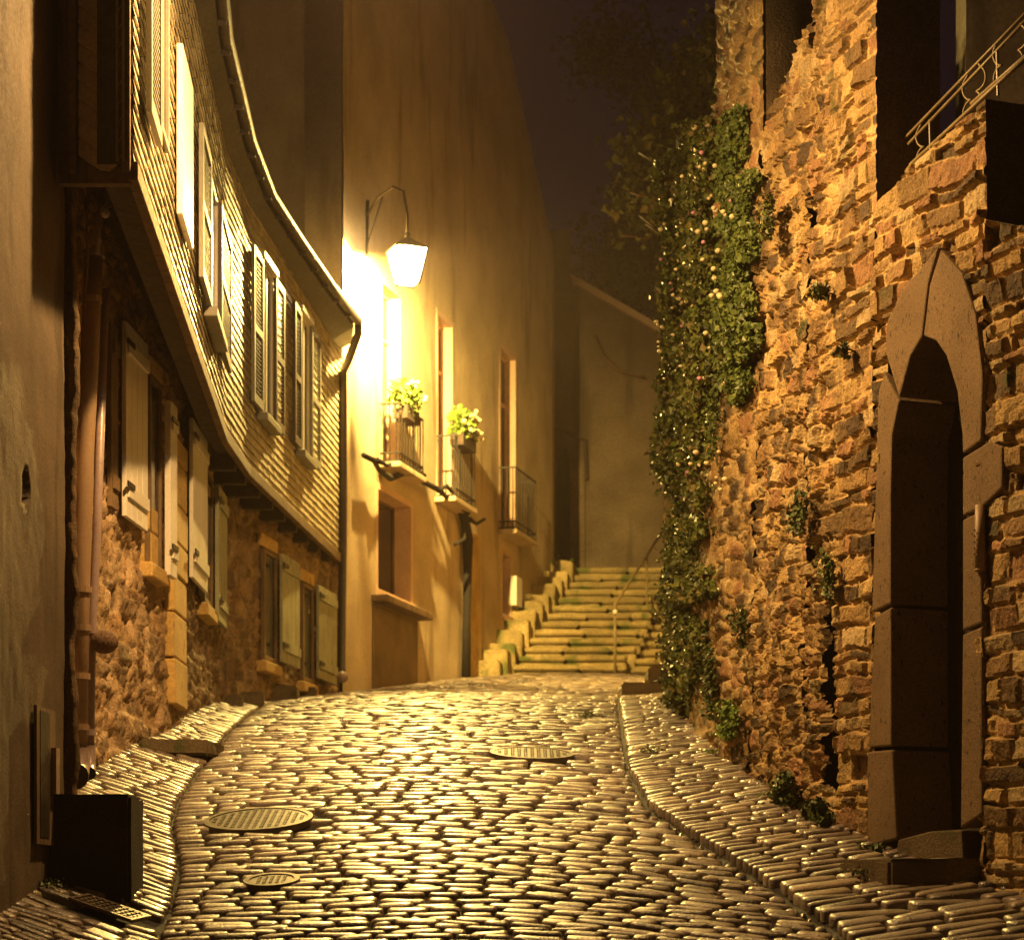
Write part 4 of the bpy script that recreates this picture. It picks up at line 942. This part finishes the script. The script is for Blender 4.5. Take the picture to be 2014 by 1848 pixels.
tuft(1475, 1415, .26, .16, 620, 'bright green fern tuft low on the old wall, largest of the lower plants')
tuft(1437, 1345, .10, .30, 420, 'narrow dark ivy strip hanging beside the bright fern tuft', MIDG)
tuft(1440, 1505, .22, .12, 380, 'leafy tuft at the wall foot below the bright fern', MIDG)
tuft(1590, 1560, .22, .15, 520, 'bushy weeds at the wall foot left of the deep crack', MIDG, .04)
tuft(1640, 1602, .20, .10, 420, 'broad leafed weeds at the wall foot right below the deep crack', MIDG, .05)
tuft(1556, 430, .12, .17, 300, 'dark round ivy clump high on the wall near the roof gap', GREEN)
tuft(1645, 577, .08, .06, 130, 'small moss clump in a hole high above the old wall', GREEN)
tuft(1478, 700, .18, .24, 480, 'yellow green creeper patch beneath the hanging ivy', MIDG)
tuft(1445, 830, .16, .30, 420, 'sparse creeper running down the pale old wall', MIDG)
tuft(1618, 1010, .14, .16, 240, 'small creeper patch above the crack', MIDG)
tuft(1660, 1130, .07, .20, 200, 'thin plant hanging at the top right of the crack', MIDG)
tuft(1500, 1230, .07, .16, 180, 'little creeper mid height on the old wall', MIDG)
tuft(1690, 690, .05, .05, 70, 'tiny green clump in the rubble left of the arch', GREEN)
tuft(1960, 1785, .16, .10, 300, 'weeds at the bottom right corner beside the doorstep', MIDG, .05)
tuft(1755, 1672, .07, .05, 120, 'tiny weed squeezed beside the doorway threshold', MIDG)
def ground_tuft(u, v, r0, n, label):
    x, y, z = ghit(u, v); t = thing('pavement_weed', (x, y, z), label, 'weed', 'weeds in the paving'); r = np.random.default_rng(int(u))
    pts = [(x + a * r0, y + b * r0, z + .01 + abs(c) * r0 * .4) for a, b, c in r.normal(0, .45, (n, 3))]; leaf_cloud('foliage', pts, .02, (0, -.4, .8), t, MIDG, seed=int(v))
ground_tuft(1700, 1722, .10, 120, 'small weeds at the left edge of the right doorstep block')
ground_tuft(1160, 1412, .12, 90, 'weed patch between cobbles near the dark side steps')
ground_tuft(1278, 1480, .12, 80, 'weed patch on the right pavement below the ivy')
ground_tuft(95, 1745, .09, 120, 'weeds at the foot of the plastered wall, bottom left')
ground_tuft(432, 1355, .16, 140, 'weeds at the foot of the dark left wall')
ground_tuft(345, 1388, .10, 80, 'weeds by the low stone slab on the left')
# plants on the stair edge
t = thing('stair_weeds', (.55, 38.2, 5.6), 'green weeds on the top left corner of the staircase', 'plant')
pts = [(.55 + a * .35, 38.4 + b * .5, 5.75 + abs(c) * .22) for a, b, c in rng.normal(0, .5, (260, 3))]; leaf_cloud('foliage', pts, .07, (0, -.6, .6), t, MIDG, seed=77)
# trees behind the courtyard wall
def tree(x, y, z0, h, r, n, label, seed):
    t = thing('tree', (x, y, z0), label, 'tree', 'dark trees behind the courtyard wall'); rr = np.random.default_rng(seed)
    MB().tube([(x, y, z0), (x + .1, y, z0 + h * .4), (x - .1, y, z0 + h * .75)], [.16, .12, .05], 8).build('trunk', M['bark'], t, smooth=True)
    for k in range(7):
        an = rr.uniform(0, 6.28); MB().tube([(x, y, z0 + h * rr.uniform(.3, .6)), (x + math.cos(an) * r * .5, y + math.sin(an) * r * .5, z0 + h * .75), (x + math.cos(an) * r * .9, y + math.sin(an) * r * .9, z0 + h * rr.uniform(.7, 1))], [.06, .04, .015], 5).build('limb', M['bark'], t, smooth=True)
    cs = [(x + rr.normal(0, r * .5), y + rr.normal(0, r * .5), z0 + h * rr.uniform(.35, 1.0), rr.uniform(.35, .7) * r * .6) for _ in range(16)]; P_ = []
    for k in range(n): c = cs[rr.integers(0, 16)]; q_ = rr.normal(0, .5, 3) * c[3]; P_.append((c[0] + q_[0], c[1] + q_[1], c[2] + q_[2]))
    leaf_cloud('foliage', P_, .13, (-.3, -.8, .4), t, GREEN, seed=seed)
tree(2.6, 43.5, 5.5, 8.2, 1.7, 6000, 'tree rising behind the sloping coping, nearest the cream house', 301)
tree(3.9, 45.0, 5.5, 11.5, 2.1, 7000, 'tallest dark tree between the coping and the ivy', 302)
tree(4.6, 50.0, 5.5, 15.0, 2.8, 9000, 'tall dark tree farthest back above the staircase', 304)
tree(3.3, 33.5, 5.0, 8.2, 1.5, 6500, 'dark tree crown rising behind the top of the ivy', 305)
rr_ = thing('added_dark_wall', (5.0, 17.5, 0), 'added dark wall filling the black area behind the iron railing, top right', 'house')
MB().abox(3.55, 9, 17.5, 17.9, 0, 13).build('wall', M['backwall'], rr_)  # dark mass added to keep the area behind the railing black
for xx in (4.3, 5.6): MB().abox(xx, xx + .7, 17.44, 17.497, 6.6, 8.2).build('window', M['glass'], rr_)
tree(2.9, 26.5, 5.0, 3.6, .8, 4000, 'dark shrub crown just behind the ivy covered wall', 303)

# ------------------------------------------------------------------ lanterns
def lantern(pos, label, arm_from, energy, rot=.35, goose=False):
    x, y, z = pos; t = thing('street_lantern', (x, y, z - .26), label, 'street lamp', 'wall lanterns')
    c4 = lambda r, zz: [(x + r * math.cos(rot + k * math.pi / 2 + math.pi / 4), y + r * math.sin(rot + k * math.pi / 2 + math.pi / 4), zz) for k in range(4)]
    top = c4(.285, z + .16); bot = c4(.165, z - .26); pn = MB()
    for k in range(4):
        j = (k + 1) % 4; n = len(pn.v); pn.v += [bot[k], bot[j], top[j], top[k]]; pn.f.append((n, n + 1, n + 2, n + 3))
    pn.build('pane', M['pane'], t)
    fr = MB()
    for k in range(4):
        j = (k + 1) % 4; fr.tube([bot[k], top[k]], .014, 5); fr.tube([bot[k], bot[j]], .014, 5); fr.tube([top[k], top[j]], .016, 5)
    fr.build('frame', M['iron'], t)
    cap = MB(); a = c4(.30, z + .165); b = c4(.11, z + .27); d = c4(.05, z + .31); n = 0; cap.v += a + b + d
    for r in range(2):
        for k in range(4): j = (k + 1) % 4; cap.f.append((r * 4 + k, r * 4 + j, r * 4 + 4 + j, r * 4 + 4 + k))
    cap.f.append((8, 9, 10, 11)); cap.build('cap', M['iron'], t)
    MB().ball((x, y, z + .34), .035).build('finial', M['iron'], t, smooth=True)
    MB().ball((x, y, z - .02), .06, (1, 1, 1.4), 10, 8).build('bulb', M['bulb'], t, smooth=True)
    if goose:
        A = Vector(arm_from); ar = MB(); ar.tube([A, A.lerp(Vector((x, y, A.z)), .3) + Vector((0, 0, .16)), A.lerp(Vector((x, y, A.z)), .65) + Vector((0, 0, .20)), Vector((x - .05, y, A.z + .05)), Vector((x, y, A.z - .25)), Vector((x, y, z + .33))], .018, 6)
        ar.tube([A + Vector((0, 0, -.5)), A + Vector((.02, 0, .2))], .022, 6); ar.tube([A + Vector((0, 0, -.4)), A.lerp(Vector((x, y, A.z)), .4) + Vector((0, 0, .14))], .010, 6); ar.build('bracket', M['iron'], t, smooth=True)
    A = Vector(arm_from); e = Vector((x, y, z - .30)); m = A.lerp(e, .5) + Vector((0, 0, -.12)); ar = MB(); ar.tube([A, A.lerp(e, .25) + Vector((0, 0, -.09)), m, e.lerp(A, .2) + Vector((0, 0, -.10)), e, e + Vector((0, 0, .05))], .014, 6)
    ar.tube([A + Vector((0, 0, -.35)), A + Vector((0, 0, .15))], .02, 6); ar.tube([A + Vector((0, 0, -.3)), m], .010, 6); None if goose else ar.build('bracket', M['iron'], t, smooth=True)
    ld = bpy.data.lights.new('lantern_light', 'POINT'); ld.energy = energy; ld.color = COL_A if label.startswith('brightly') else COL_B; ld.shadow_soft_size = .05 if goose else .11
    lo = bpy.data.objects.new('lantern_light', ld); link(lo); lo.parent = t; lo.location = (0, 0, .26 + (.13 if goose else .21))
pA = CRM.pt(CRM.ray(720), .0); lantern(LAMP_A, 'brightly lit four sided lantern hanging out from the cream house corner', (pA.x, pA.y, 8.75), E_A, goose=True)
lantern(LAMP_B, 'lit lantern on an invented long arm from the jettied house, just above the view', (-2.25, 14.2, 6.5), E_B)

# ------------------------------------------------------------------ night haze lit by the lanterns
hz = MB().abox(-12, 9, -6, 60, -6, 18).build('haze', M['iron']); hz['kind'] = 'stuff'
hm = bpy.data.materials.new('haze air'); hm.use_nodes = True; t = hm.node_tree; t.nodes.clear(); o = t.nodes.new('ShaderNodeOutputMaterial'); v = t.nodes.new('ShaderNodeVolumePrincipled')
v.inputs['Color'].default_value = (.95, .75, .65, 1); v.inputs['Density'].default_value = .0009; v.inputs['Anisotropy'].default_value = .2; t.links.new(v.outputs[0], o.inputs['Volume'])
hz.data.materials.clear(); hz.data.materials.append(hm)
